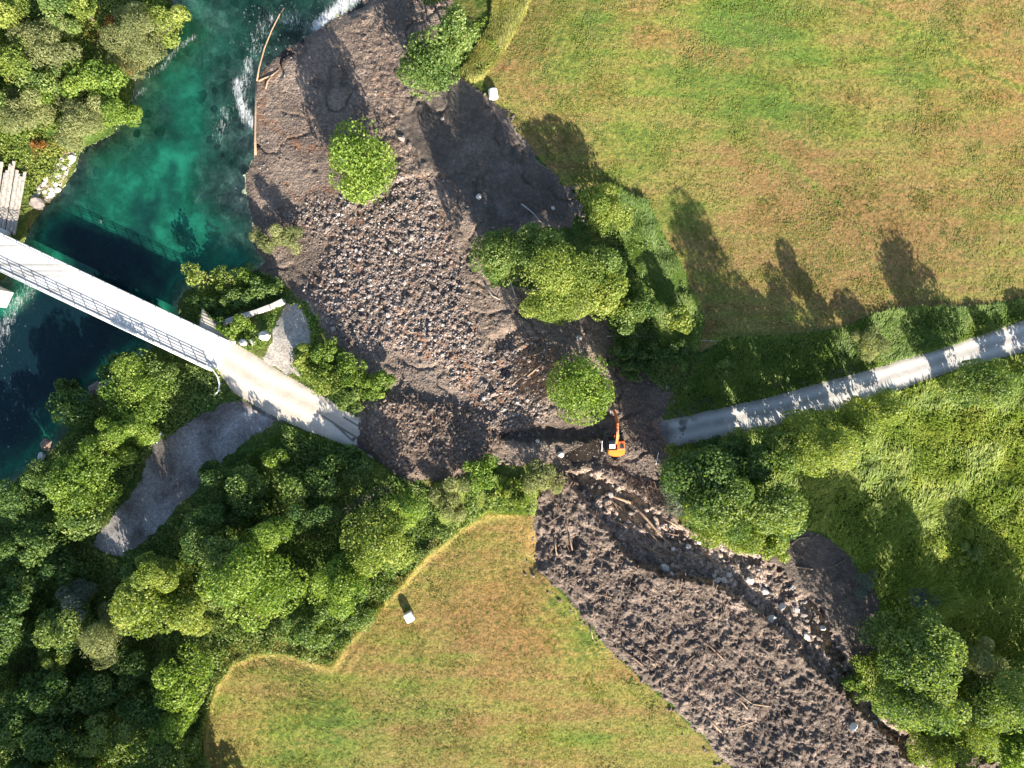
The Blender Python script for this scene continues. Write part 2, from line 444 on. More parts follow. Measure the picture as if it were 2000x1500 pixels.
MT['stream_bed'] = mat_soil('stream_gravel', v3(.175, .135, .105), v3(.26, .205, .165), v3(.36, .295, .24), 2.2, 0.8, 0.9, 0.3)
MT['road'] = mat_road('road_gravel', v3(.35, .335, .315), v3(.50, .48, .455), v3(.25, .235, .22))
MT['road_w'] = mat_road('road_gravel_west', v3(.42, .37, .31), v3(.52, .475, .42), v3(.33, .29, .24))
MT['track'] = mat_soil('turnout_gravel', v3(.070, .058, .048), v3(.165, .155, .150), v3(.28, .275, .275), 3.0, 0.25, 0.5, 0.12)
MT['path'] = mat_soil('old_track', v3(.10, .09, .085), v3(.13, .115, .11), v3(.16, .14, .13), 3.0, 0.2, 0.5, 0.15)
MT['bank'] = mat_soil('pale_bank', v3(.22, .20, .175), v3(.30, .275, .24), v3(.38, .35, .31), 3.0, 0.3, 0.6, 0.2)
MT['riverbed'] = mat_riverbed()
MT['river'] = mat_water('river_water', v3(.10, .64, .47), v3(.78, .95, .86))
MT['stream'] = mat_water('stream_water', v3(.55, .46, .36), v3(.85, .80, .72), True, 2.5, 0.06, (.16, .12, .085), 0.45)
MT['leaf_bright'] = mat_leaf('leaf_bright', v3(.060, .120, .018), v3(.175, .270, .040), v3(.320, .390, .090))
MT['leaf_mid'] = mat_leaf('leaf_mid', v3(.050, .105, .024), v3(.150, .225, .055), v3(.290, .340, .110))
MT['leaf_pale'] = mat_leaf('leaf_pale', v3(.105, .130, .055), v3(.235, .260, .105), v3(.385, .390, .185))
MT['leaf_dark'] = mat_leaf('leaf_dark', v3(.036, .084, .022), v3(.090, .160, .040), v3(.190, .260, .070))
MT['leaf_yellow'] = mat_leaf('leaf_yellow', v3(.090, .145, .024), v3(.220, .285, .055), v3(.385, .405, .115))
MT['leaf_rust'] = mat_leaf('leaf_rust', v3(.16, .055, .025), v3(.26, .12, .035), v3(.32, .19, .04))
MT['leaf_silver'] = mat_leaf('leaf_silver', v3(.07, .095, .075), v3(.13, .165, .135), v3(.22, .26, .23))
MT['blade'] = mat_leaf('grass_blade', v3(.120, .200, .022), v3(.270, .350, .050), v3(.50, .49, .13), 0.45)
MT['blade_dry'] = mat_leaf('grass_dry', v3(.13, .16, .03), v3(.27, .26, .065), v3(.42, .36, .12), 0.4)
MT['blade_lush'] = mat_leaf('grass_lush', v3(.050, .110, .014), v3(.140, .230, .034), v3(.36, .39, .12), 0.45)
MT['bark'] = mat_plain('bark', (.17, .14, .11), 0.9, 0.2, var=0.4, scale=4, bump=0.6)
MT['bark_pale'] = mat_plain('bark_pale', (.34, .29, .24), 0.9, 0.2, var=0.3, scale=4, bump=0.5)
MT['wood'] = mat_plain('stripped_wood', (.27, .19, .13), 0.85, 0.2, var=0.35, scale=5, bump=0.5)
MT['wood_dark'] = mat_plain('muddy_wood', (.17, .115, .085), 0.9, 0.2, var=0.4, scale=5, bump=0.5)
MT['wood_grey'] = mat_plain('weathered_timber', (.34, .305, .265), 0.9, 0.2, var=0.5, scale=2.5, bump=0.5)
MT['stone'] = mat_stone('boulder_stone'); MT['stone_t'] = mat_stone('stone_heap', True)
MT['stone_dark'] = mat_plain('stone_dark', (.14, .13, .12), 0.9, 0.3, var=0.35, scale=1.8, bump=0.6)
MT['wall_stone'] = mat_plain('wall_stone', (.40, .375, .34), 0.85, 0.3, var=0.35, scale=1.8, bump=0.6)
MT['stone_white'] = mat_plain('pale_stone', (.50, .475, .44), 0.8, 0.3, var=0.25, scale=2.5, bump=0.5)
MT['concrete'] = mat_plain('concrete', (.58, .56, .52), 0.85, 0.3, var=0.12, scale=1.5, dirt=v3(.42, .40, .37), bump=0.2)
def mat_deck():
    t = NT('deck_surface'); p = t.pos()
    st = t.noise(t.mapping(p, (1, 1, 1), .4416), 1.0, 3)
    m = t.n('ShaderNodeMapping'); t.l(p, m.inputs[0]); m.inputs['Rotation'].default_value = (0, 0, .4416); m.inputs['Scale'].default_value = (.035, 1.1, 1)
    st = t.noise(m.outputs[0], 1.0, 5, .6, .2)
    c = t.ramp(st, [(0.34, v3(.25, .25, .245)), (0.47, v3(.42, .415, .405)), (0.60, v3(.52, .515, .50))])
    f = t.noise(p, 1.4, 6, .7)
    c = t.mix(1.0, c, t.ramp(f, [(0.3, v3(.84, .83, .82)), (0.7, v3(1.12, 1.12, 1.12))]), 'MULTIPLY')
    return t.done(t.principled(c, .9, t.bump(f, .3, .05), .2))
MT['deck'] = mat_deck()
MT['steel'] = mat_plain('painted_steel', (.66, .66, .66), 0.5, 0.4, var=0.1, scale=2)
MT['wrap'] = mat_plain('bale_wrap', (.82, .82, .80), 0.35, 0.5, var=0.06, scale=5, bump=0.4)
MT['orange'] = mat_plain('orange_paint', (.70, .125, .022), 0.5, 0.5, var=0.12, scale=2, dirt=v3(.42, .13, .04))
MT['yellow'] = mat_plain('amber_paint', (.80, .25, .028), 0.45, 0.5, var=0.12, scale=2, dirt=v3(.55, .25, .05))
MT['black'] = mat_plain('rubber_steel', (.030, .028, .026), 0.7, 0.3, var=0.4, scale=4)
MT['glass'] = mat_plain('dark_glass', (.015, .02, .028), 0.08, 0.8, var=0.1)
MT['whitepaint'] = mat_plain('white_paint', (.78, .78, .78), 0.5, 0.4, var=0.06)
MT['greysteel'] = mat_plain('worn_steel', (.20, .17, .15), 0.6, 0.4, var=0.4, scale=5)

# ------------------------------------------------------------------ terrain
def axis(lo, hi, step, far):
    a = list(np.arange(lo, hi + step, step)); d = step; x = a[-1]; up = []
    while x < far: d = d * 1.28; x += d; up.append(x)
    d = step; x = lo; dn = []
    while x > -far: d = d * 1.28; x -= d; dn.append(x)
    return np.array(dn[::-1] + a + up)

STEP = 2.5
UA = axis(-90, 2090, STEP, 42000); VA = axis(-90, 1590, STEP, 42000)
U, V = np.meshgrid(UA, VA)
NV, NU = U.shape
XM = (U - 1000) * S; YM = (750 - V) * S      # metres at meadow level, for noise

WATER = -4.3
RIVER = [(340,-420),(340,-60),(334,40),(300,100),(264,150),(256,212),(222,262),(160,292),(148,330),(122,370),(92,400),(62,440),(45,480),(22,512),(8,545),(-40,575),(-300,600),(-900,620),(-900,1150),(-300,1080),(0,962),(60,918),(100,880),(130,840),(150,800),(185,768),(230,735),(285,690),(330,655),(352,625),(346,592),(362,566),(400,556),(450,548),(500,530),(520,512),(500,490),(488,465),(496,440),(484,400),(478,345),(495,308),(498,165),(520,130),(560,95),(610,65),(650,38),(702,5),(760,-60),(800,-420)]
CP = [(1060,0,0),(940,150,-.3),(985,220,-.3),(1050,310,-.3),(1180,370,-.3),(1300,480,-.2),(1370,640,-.1),(1400,300,0),(1800,200,.3),(2000,0,.5),(1600,0,.2),(1600,500,.1),(2000,550,.1),
(1300,845,.1),(1500,805,.1),(1700,745,.1),(2000,650,.2),(1750,900,0),(2000,900,.2),(1700,1100,0),(2000,1300,.4),(1900,1450,.3),
(1045,1010,.1),(1045,1110,.1),(1200,1280,.2),(1430,1500,.3),(900,1300,.2),(650,1300,.1),(500,1450,.1),(400,1350,0),(800,1450,.3),(860,1060,0),
(1150,1150,.6),(1350,1300,.7),(1550,1450,.8),(1250,1200,.7),(1110,1000,.4),(1620,1150,.1),(1560,1080,.2),(1700,1250,.1),(1800,1480,.5),
(800,600,-1.3),(700,500,-2.2),(640,350,-3.2),(560,250,-3.8),(720,100,-3.4),(780,250,-2.4),(850,50,-2.4),(850,250,-1.7),(1000,300,-1.0),(900,170,-1.0),(920,50,-1.2),(1080,400,-.9),(930,430,-1.3),(870,470,-1.3),(900,600,-.9),(1000,660,-.6),(1050,620,-.6),
(720,850,.3),(850,850,.5),(760,800,.1),(1000,760,-.7),(900,760,-.7),(560,560,-3.4),(540,470,-3.7),(600,520,-2.9),(620,620,-1.2),(640,690,-.5),(700,740,-.2),
(600,800,.05),(450,700,.1),(560,740,.05),(700,850,.05),(500,650,-.2),(560,620,-.6),(440,655,-.1),
(450,565,-3.6),(370,580,-3.9),(430,760,-.4),(400,850,-.6),(250,1020,-1.5),(180,1060,-1.9),(100,1000,-3.5),(200,860,-3.4),(240,780,-3.4),(300,750,-2.4),(330,700,-2.6),(300,900,-1.2),(300,1150,-.8),(100,1200,-2.2),(0,1000,-4),(0,1300,-1.8),(200,1400,-.8),(0,1500,-1),(560,950,-.4),(700,970,-.5),(780,950,-.3),
(0,300,-1.4),(100,200,-1.8),(200,100,-2.2),(0,0,-.8),(300,50,-3.6),(230,220,-3.6),(120,320,-3.3),(30,400,-1.8),(0,480,-1),(300,-60,-3),(0,520,-2),
(1240,720,-.4),(1200,640,-.5),(1300,620,-.2),(1280,780,-.1),(1200,900,-.5),(1260,860,-.3),(1290,930,-.4),(1130,880,-.7),(1050,885,0),(1000,800,-.8),(1150,650,-.8)]

def rbf(cp):
    c = np.array(cp, float); P = c[:, :2] / 1000.; z = c[:, 2]
    def phi(r2): return np.where(r2 > 1e-12, 0.5 * r2 * np.log(np.maximum(r2, 1e-12)), 0)
    n = len(P)
    A = phi(((P[:, None] - P[None]) ** 2).sum(-1)) + np.eye(n) * 0.002
    T = np.hstack([np.ones((n, 1)), P]); M = np.block([[A, T], [T.T, np.zeros((3, 3))]])
    w = np.linalg.solve(M, np.concatenate([z, np.zeros(3)]))
    def f(u, v):
        u = np.clip(u, -60, 2060) / 1000.; v = np.clip(v, -60, 1560) / 1000.
        s = w[n] + w[n + 1] * u + w[n + 2] * v
        for i in range(n): s = s + w[i] * phi((u - P[i, 0]) ** 2 + (v - P[i, 1]) ** 2)
        return s
    return f
# evaluated on a coarse lattice, then interpolated
_f = rbf(CP)
cu = np.linspace(-80, 2080, 109); cv = np.linspace(-80, 1580, 84)
_g = _f(*np.meshgrid(cu, cv))
def bil(grid, ua, va, u, v):
    i = np.clip(np.interp(u, ua, np.arange(len(ua))), 0, len(ua) - 1.001); j = np.clip(np.interp(v, va, np.arange(len(va))), 0, len(va) - 1.001)
    i0 = i.astype(int); j0 = j.astype(int); a = i - i0; b = j - j0
    return (grid[j0, i0] * (1 - a) + grid[j0, i0 + 1] * a) * (1 - b) + (grid[j0 + 1, i0] * (1 - a) + grid[j0 + 1, i0 + 1] * a) * b
Z = np.clip(bil(_g, cu, cv, U, V), -4.4, 1.2)

n1 = fbm(XM * .35, YM * .35, 3, 4) - .5
n2 = fbm(XM * .35 + 40, YM * .35 - 70, 5, 4) - .5
n3 = fbm(XM * 1.3, YM * 1.3, 13, 3, .6) - .5; n4 = fbm(XM * 1.3 + 30, YM * 1.3, 15, 3, .6) - .5
UW = U + 16 * n1 + 16 * n3; VW = V + 16 * n2 + 16 * n4                       # ragged outlines
UM = U + 5 * n1; VM = V + 5 * n2                         # nearly clean outlines

d_riv = sdf(RIVER, UM, VM) * S
inside = d_riv < 0
bedn = fbm(XM * .22, YM * .22, 21, 4)
east = sstep(330, 430, U) * sstep(470, 380, V)
POOL_SHADE = [(30,380),(200,440),(330,485),(420,500),(500,470),(500,540),(360,560),(350,640),(280,690),(150,790),(60,930),(-400,1100),(-400,640),(20,600),(60,560),(120,520),(60,470)]  # deep water stretched over the bridge and tree shadow to darken it
deep_shade = sstep(2.5, -3.5, sdf(POOL_SHADE, U, V) * S)
depth = np.clip(.10 + (.20 - .14 * east) * np.clip(-d_riv, 0, 20), 0, 2.4) * (.25 + 1.5 * bedn) + 2.6 * deep_shade * np.clip(-d_riv / 3., 0, 1)
shore = WATER + .06 + np.clip(d_riv, 0, 3) * .10
Zo = np.maximum(Z, shore)
Zo = WATER + .03 + (Zo - WATER - .03) * sstep(0, 2.2, d_riv)
wy, wid = worley(XM * .8, YM * .8, 77)
Z = np.where(inside, WATER - depth + .22 * (.6 - wy) * (wid > .35), Zo)

FAN = [(660,-60),(670,-20),(630,20),(565,65),(515,105),(470,160),(465,308),(450,345),(455,400),(465,440),(465,475),(485,515),(530,545),(590,575),(640,650),(690,715),(765,760),(740,785),(700,790),(695,850),(740,905),(800,935),(870,940),(960,905),(1090,905),(1110,925),(1260,935),(1310,960),(1330,850),(1290,830),(1315,770),(1250,720),(1200,660),(1180,600),(1100,560),(960,560),(940,500),(940,460),(1010,440),(1110,440),(1140,400),(1050,310),(985,215),(960,190),(890,150),(850,180),(800,140),(870,60),(905,-60)]
MUD = [(795,205),(850,185),(892,155),(962,195),(985,220),(1045,310),(1125,385),(1140,420),(1080,430),(1010,455),(935,475),(925,440),(885,390),(850,345),(800,300),(775,250)]
ROADW = [(395,600),(445,660),(500,695),(560,733),(640,780),(705,820),(730,900),(705,880),(600,842),(520,808),(455,765),(425,722),(380,690)]
ROADE = [(1283,825),(1500,776),(1700,721),(1850,676),(2000,626),(2100,600),(2300,540),(2300,600),(2100,655),(2000,686),(1850,728),(1700,782),(1500,837),(1300,874)]
TURN = [(440,785),(470,775),(500,800),(560,822),(530,832),(500,850),(450,885),(420,920),(350,985),(300,1040),(235,1095),(180,1062),(210,1020),(250,975),(285,915),(300,870),(350,838),(400,805)]
STRIP = [(1318,800),(1400,770),(1500,747),(1600,728),(1680,708),(1690,716),(1600,742),(1500,764),(1400,790),(1330,815)]
STRIP2 = [(780,930),(760,965),(720,975),(690,1000),(650,1030),(640,1020),(680,985),(710,955),(750,945)]
BANK = [(560,590),(588,588),(602,625),(606,660),(585,690),(575,715),(600,735),(560,728),(525,712),(512,696),(535,668),(535,645),(552,615)]
SLIDE = [(1035,965),(1090,915),(1180,905),(1260,930),(1312,955),(1330,1020),(1380,1062),(1530,1095),(1545,1045),(1600,1042),(1660,1090),(1722,1180),(1705,1290),(1640,1290),(1690,1370),(1795,1450),(1800,1600),(1480,1620),(1430,1500),(1330,1400),(1185,1262),(1105,1165),(1052,1112),(1044,1060),(1040,1010)]
SLIDE2 = [(1860,1500),(1890,1465),(1950,1480),(1975,1520),(1960,1590),(1850,1590)]
DAM = [(697,830),(705,790),(745,768),(800,760),(860,775),(930,790),(985,810),(990,880),(960,912),(870,942),(800,938),(740,905),(700,870)]
STREAM = [(1100,925),(1140,972),(1190,1048),(1230,1092),(1300,1124),(1400,1146),(1450,1174),(1520,1237),(1600,1314),(1680,1387),(1750,1452),(1800,1505),(1850,1600),(1900,1600),(1840,1500),(1795,1450),(1722,1405),(1668,1308),(1640,1258),(1610,1190),(1565,1148),(1515,1102),(1430,1064),(1360,1052),(1310,1012),(1258,968),(1205,948),(1150,915)]
MEAD_N = [(1062,-60),(990,88),(940,152),(975,205),(1045,300),(1110,372),(1185,365),(1262,402),(1300,480),(1340,560),(1372,625),(1365,690),(1420,660),(1560,652),(1640,640),(1720,610),(1800,598),(1900,600),(2000,580),(2100,560),(2500,480),(6000,-200),(6000,-9000),(1500,-9000)]
MEAD_S = [(1047,1008),(1049,1112),(1105,1168),(1185,1265),(1330,1402),(1430,1502),(1480,1620),(1500,4000),(380,4000),(420,1600),(398,1500),(396,1450),(402,1400),(420,1340),(452,1298),(500,1277),(560,1276),(600,1292),(645,1303),(690,1240),(760,1165),(830,1092),(895,1035),(955,1003),(1010,1000)]
GRASSL = [(1310,880),(1500,838),(1700,782),(1850,728),(2000,688),(2300,610),(6000,0),(6000,4000),(2050,4000),(2000,1500),(1780,1450),(1690,1360),(1650,1290),(1720,1190),(1660,1090),(1600,1040),(1545,1040),(1400,1050),(1330,1000)]
PIT = [(985,860),(1070,866),(1110,862),(1180,852),(1185,832),(1100,822),(1000,838),(955,842)]
POOL = [(1098,888),(1122,878),(1168,858),(1176,880),(1172,896),(1120,906)]

sd = {}
def D(name, poly, u, v, margin=400):
    sd[name] = sdf(poly, u, v, margin) * S; return sd[name]
D('fan', FAN, UW, VW); D('mud', MUD, UW, VW); D('roadw', ROADW, UM, VM); D('roade', ROADE, UM, VM)
D('turn', TURN, UW, VW); D('strip', STRIP, UW, VW); D('strip2', STRIP2, UW, VW); D('bank', BANK, UW, VW)
D('slide', SLIDE, UW, VW); D('slide2', SLIDE2, UW, VW); D('dam', DAM, UW, VW); D('stream', STREAM, UW, VW)
D('mn', MEAD_N, UM, VM, 500); D('ms', MEAD_S, UM, VM, 500); D('gl', GRASSL, UW, VW, 500)
D('pit', PIT, UW, VW); D('pool', POOL, UM, VM)

# relief
slide_in = sstep(0, -1.2, np.minimum(sd['slide'], sd['slide2']))
str_in = sstep(0.25, -.75, sd['stream'])
dam_in = sstep(0.2, -2.2, sd['dam'])
Z = Z + .55 * dam_in
wx = 1.6 * (fbm(XM * .45, YM * .45, 101, 3) - .5); wyy = 1.6 * (fbm(XM * .45 + 9, YM * .45, 103, 3) - .5)
lum, _ = worley(XM * .5 + wx, YM * .5 + wyy, 31); lum2, l2i = worley(XM * 1.3 + wx, YM * 1.3 + wyy, 37)
flow = fbm((XM * .8 + YM * .8) * .9 + wx, (XM - YM) * .16 + wyy, 107, 4, .6) - .5
uneven = .45 + 1.25 * sstep(.35, .65, fbm(XM * .12, YM * .12, 109, 3))
rid = 1 - np.abs(2 * fbm(XM * .5 + YM * .2, YM * .5 - XM * .2, 41, 4, .6) - 1)
chunk = ((.75 - lum) * .75 * uneven + (.6 - lum2) * .40 * uneven + (rid - .6) * 1.1 + flow * 1.3 + (fbm(XM * 2.2, YM * 2.2, 45, 3, .6) - .5) * .7)
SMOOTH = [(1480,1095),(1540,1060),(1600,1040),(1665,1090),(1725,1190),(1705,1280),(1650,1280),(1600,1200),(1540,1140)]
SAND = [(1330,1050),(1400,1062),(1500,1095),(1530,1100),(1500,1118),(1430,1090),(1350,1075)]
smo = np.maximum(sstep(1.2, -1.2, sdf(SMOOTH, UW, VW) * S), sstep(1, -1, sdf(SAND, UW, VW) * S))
clods = slide_in * (1 - str_in) * (1 - .85 * smo)
Z = Z + clods * (.25 + chunk * .52)
Z = Z + dam_in * (chunk * .36)
dsw, _ = ldist(STREAM[:12], UW, VW)
Z = Z + .55 * np.exp(-(dsw * S / 1.3) ** 2) * (1 - str_in) * clods
Z = Z - str_in * 1.7 * sstep(-40, 20, (U - 1100) * .6 + (V - 925) * .6)
Z = Z + str_in * ((.6 - lum2) * .38 + (fbm(XM * .7, YM * .7, 47, 4) - .5) * .8)
fan_in = sstep(.3, -1.0, sd['fan']) * (~inside) * (1 - dam_in)
mud_in = sstep(.2, -1.2, sd['mud'])
ROCKY = [(845,380),(872,440),(892,530),(922,610),(935,655),(960,720),(900,760),(860,700),(780,680),(700,690),(640,640),(600,570),(620,520),(650,470),(690,420),(760,385)]
ROCKY2 = [(960,690),(1020,640),(1080,680),(1090,740),(1070,800),(1040,850),(960,840),(930,780)]
ROCKY3 = [(690,30),(760,60),(790,180),(810,290),(780,330),(740,230),(700,120)]
ROCKY4 = [(600,400),(680,380),(780,330),(860,350),(760,390),(690,420),(640,470),(560,430)]
rock_in = np.maximum.reduce([sstep(1.5, -1.5, sdf(q, UW, VW) * S) for q in (ROCKY, ROCKY2, ROCKY4)] + [.6 * sstep(1, -1, sdf(ROCKY3, UW, VW) * S)])
rough = .15 + .36 * rock_in
Z = Z + fan_in * (1 - .62 * mud_in) * (rough * ((.7 - lum2) * .9 + (.7 - lum) * .5 + (rid - .6) * 1.1) + .10 * (fbm(XM * 1.4, YM * 1.4, 51, 4, .6) - .5))
# rills of the drained fan and mud steps
rill = np.abs(2 * fbm(XM * .16 + .06 * n1, YM * .16, 55, 3) - 1)
Z = Z - fan_in * (1 - rock_in) * .28 * sstep(.10, .0, rill)
STEPS = [([(940,460),(900,380),(860,340),(820,300)], .7), ([(905,470),(930,540),(950,610),(955,660)], .55), ([(1010,600),(1000,640),(960,665)], .8), ([(850,340),(770,350),(740,380)], .7), ([(880,365),(870,420),(885,470),(890,540)], -.35)]
for line, hgt in STEPS:
    dl, sgn = ldist(line, UW, VW)
    Z = Z + hgt * .5 * np.tanh(sgn * dl * S / .35) * sstep(3.2, .2, dl * S)
HOLES = [(990,650,.9,.7),(993,668,.6,.5),(985,722,.7,.7),(935,570,.5,.4),(912,520,.4,.4),(1460,1432,1.7,.9),(1120,1060,1.1,1.0),(1052,1095,1.4,.9),(1055,1060,1.5,1.0),(1420,1310,.8,.6)]
for hu, hv, hr, hd in HOLES:
    Z = Z - hd * np.exp(-(((U - hu) ** 2 + (V - hv) ** 2) * S * S) / (hr * hr))
MOUND = sstep(4.5, 0, np.hypot(U - 1040, V - 640) * S); Z = Z + .9 * MOUND * (1 - rock_in * .4)
Z = Z - sstep(0.3, -.6, sd['pit']) * 1.0
Z = np.where(sd['pool'] < .6, Z * (1 - sstep(.5, -.2, sd['pool'])) + (-.62) * sstep(.5, -.2, sd['pool']), Z)
# roads, tracks, meadows
for k, zz in (('roadw', .08), ('roade', .12)):
    w = sstep(.6, -.1, sd[k]) * (1 - dam_in)
    Z = Z * (1 - w) + np.maximum(zz, 0) * w + (-.10) * (sstep(.1, .9, sd[k]) * sstep(2.2, 1.2, sd[k]))
Z = Z - sstep(.3, -.4, sd['strip']) * .25 - sstep(.3, -.4, sd['strip2']) * .15
mask0 = sstep(.8, 3, sd['slide'])
field = np.maximum(sstep(.2, -.6, sd['mn']), sstep(.2, -.6, sd['ms']))
veg = (1 - np.maximum.reduce([field, fan_in, slide_in, dam_in, mud_in, sstep(.5, -.5, sd['roadw']), sstep(.5, -.5, sd['roade']), sstep(.3, -.4, sd['turn']), sstep(.3, -.4, sd['bank'])])) * (~inside)
veg = veg * sstep(.2, 1.5, d_riv)
far = sstep(60000, 3000, np.hypot(U - 1000, V - 750))
Z = Z + veg * .35 * (fbm(XM * .5, YM * .5, 61, 4, .6) - .5) * far
Z = Z + field * .11 * (fbm(XM * 2.0, YM * 2.0, 63, 2, .8) - .5) * sstep(3000, 2200, np.hypot(U - 1000, V - 750))

Z = Z + mask0 * .40 * fbm(XM * .4, YM * .4, 131, 3) * np.exp(-((sd['ms'] + .1) / .45) ** 2)

def zat(u, v):
    u = np.asarray(u, float); v = np.asarray(v, float)
    return bil(Z, UA, VA, u, v)
def zat1(u, v): return float(zat(np.array([u]), np.array([v]))[0])
def samp(grid, u, v): return bil(grid, UA, VA, np.asarray(u, float), np.asarray(v, float))
def P3(u, v, dz=0.0):
    z = zat1(u, v) + dz
    x, y = W(u, v, z)
    return Vector((x, y, z))
def ground_z_at(x, y):
    u, v = 1000 + x / S, 750 - y / S; z = 0
    for _ in range(4):
        z = zat1(u, v); k = S * (H - z) / H
        u, v = 1000 + x / k, 750 - y / k
    return z

# faces -> zones
def fc(a): return (a[:-1, :-1] + a[1:, :-1] + a[:-1, 1:] + a[1:, 1:]) * .25
zone = np.zeros((NV - 1, NU - 1), int)
zone[fc(sd['gl']) < 0] = 4
zone[fc(sd['fan']) < 0] = 5
zone[fc(sd['mn']) < 0] = 2
zone[fc(sd['ms']) < 0] = 3
zone[fc(sd['bank']) < 0] = 13
zone[(fc(sd['mud']) < 0)] = 6
zone[(fc(sd['strip']) < 0)] = 12
zone[(fc(sd['strip2']) < 0)] = 14
zone[(fc(sd['turn']) < 0)] = 11
zone[fc(sd['roadw']) < 0] = 9
zone[fc(sd['roade']) < 0] = 10
zone[(fc(sd['slide']) < 0) | (fc(sd['slide2']) < 0)] = 7
zone[(fc(sd['dam']) < 0)] = 15
zone[fc(sd['stream']) < 0] = 8
zone[fc(d_riv) < 0] = 1

RUST = [[(510,225),(560,262),(600,292),(640,296),(670,320),(690,350)],[(565,362),(590,388),(620,375),(645,372)],[(515,140),(520,200),(516,240)],[(852,500),(860,535)],[(787,500),(795,560),(790,585)],[(780,640),(820,650),(830,690),(900,690),(905,740),(930,770),(955,800)],[(640,560),(680,570),(700,600)],[(760,440),(800,420)],[(700,580),(720,640)],[(900,690),(920,740)],[(560,100),(540,150)],[(1040,700),(1080,720),(1060,750)]]
rust = np.zeros(U.shape)
for ln in RUST:
    dl, _ = ldist(ln, U + 30 * n1, V + 30 * n2)
    rust = np.maximum(rust, sstep(.75, .15, dl * S))
rust = rust * .9 + .75 * sstep(.58, .72, fbm(XM * .45, YM * .45, 83, 3)) * np.maximum(rock_in, sstep(-.2, -2, sd['slide']) * 0)
damp_shade = sstep(1.6, .1, np.abs(d_riv)) * (~inside) + .6 * sstep(.10, .02, rill) * fan_in * (1 - rock_in) + .0
def along(a, b):  # across coordinate of a straight road 0..1
    return a
mask = np.zeros((NV, NU, 4)); mask[..., 3] = np.where(np.minimum(sd['mn'], sd['ms']) < .3, sstep(.6, 2.5, np.minimum(sd['slide'], sd['fan'])) * sstep(1250, 1150, U), np.maximum.reduce([rock_in, str_in, .6 * clods, .5 * dam_in]))
edge_f = np.clip(-np.minimum(sd['mn'], sd['ms']) / 20., 0, 1)
mask[..., 0] = edge_f; mask[..., 1] = np.clip(rust, 0, 1); SHADED = [(1180,690),(1250,700),(1325,750),(1305,835),(1285,940),(1235,900),(1205,840),(1100,868),(960,862),(985,828),(1100,812),(1165,800)]
damp_shade = np.maximum.reduce([damp_shade, sstep(1.0, -1.2, sdf(SHADED, UW, VW) * S), .95 * smo * sstep(1440, 1530, U), .55 * mud_in, .5 * sstep(.45, .62, fbm(XM * .11, YM * .11, 141, 4)) * np.maximum(fan_in, clods)])  # tree shade by excavator, slide hollow and mud flat painted in as darker soil
mask[..., 2] = np.clip(damp_shade, 0, 1)
# green patches seen in the fields
GREEN = [(1110,110,80,110),(1240,280,90,80),(1450,60,120,60),(1370,150,150,60),(1500,230,120,60),(1180,60,60,70),(1800,120,110,90),(640,1420,90,80),(1150,1250,60,60),(1330,400,60,60),(560,1440,60,60),(1100,1180,50,40)]
gm = np.zeros(U.shape)
for gu, gv, ru, rv in GREEN: gm = np.maximum(gm, np.exp(-((U - gu) / ru) ** 2 - ((V - gv) / rv) ** 2))
fld = np.minimum(sd['mn'], sd['ms']) < .5
mask[..., 2] = np.where(fld, gm, mask[..., 2])
# roads: across coordinate, mud smears
def across(cl, half):
    dl, sg = ldist(cl, U, V, 200)
    return np.clip(.5 + .5 * sg * dl * S / half, 0, 1)
CLW = [(380,668),(440,706),(500,745),(560,772),(640,812),(720,860)]
CLE = [(1290,848),(1500,805),(1700,750),(1850,701),(2000,655),(2300,570)]
red = np.zeros(U.shape)
for ln in ([(1480,240),(1600,330),(1760,480)], [(1420,290),(1520,380),(1600,470)], [(1560,300),(1700,420)], [(1250,70),(1450,120)], [(1380,640),(1300,500)], [(1900,470),(1600,480)]):
    red = np.maximum(red, sstep(2.6, .2, ldist(ln, UW, VW)[0] * S))
for gu, gv, ru, rv, a in [(1760,430,300,130,.85),(1920,240,150,130,.7),(1600,560,220,60,.7),(1560,330,160,50,.6),(960,1230,140,130,.8),(900,1420,180,80,.5),(1200,60,50,40,.4)]:
    red = np.maximum(red, a * np.exp(-((UW - gu) / ru) ** 2 - ((VW - gv) / rv) ** 2))
mask[..., 1] = np.where(fld, red, mask[..., 1])
for ln in ([(1640,-20),(1720,20),(1900,130),(2010,180)], [(1480,285),(1560,340),(1640,400)]):
    mask[..., 2] = np.where(fld, np.maximum(mask[..., 2], .9 * sstep(1.0, .1, ldist(ln, UM, VM)[0] * S)), mask[..., 2])
rw = sd['roadw'] < .6; re_ = sd['roade'] < .6
mask[..., 0] = np.where(rw | re_, np.clip(-np.minimum(sd['roadw'], sd['roade']) / 20., 0, 1), mask[..., 0])
mask[..., 2] = np.where(rw, across(CLW, 3.0), np.where(re_, across(CLE, 2.2), mask[..., 2]))
smear = sstep(4.2, .5, np.hypot(U - 1288, V - 850) * S) + .9 * sstep(.55, .7, fbm(XM * .8, YM * .8, 91, 3)) * sstep(9, 2, np.hypot(U - 1300, V - 850) * S)
for ln in ([(630,812),(665,835),(705,860)], [(672,815),(700,832)], [(655,830),(690,862)]):
    smear = smear + sstep(.28, .05, ldist(ln, U, V)[0] * S)
mask[..., 1] = np.where(rw | re_, np.clip(smear, 0, 1), mask[..., 1])
mask[..., 2] = np.where(fc(sd['pool']).size and (sd['pool'] < 1.0), 1, mask[..., 2])

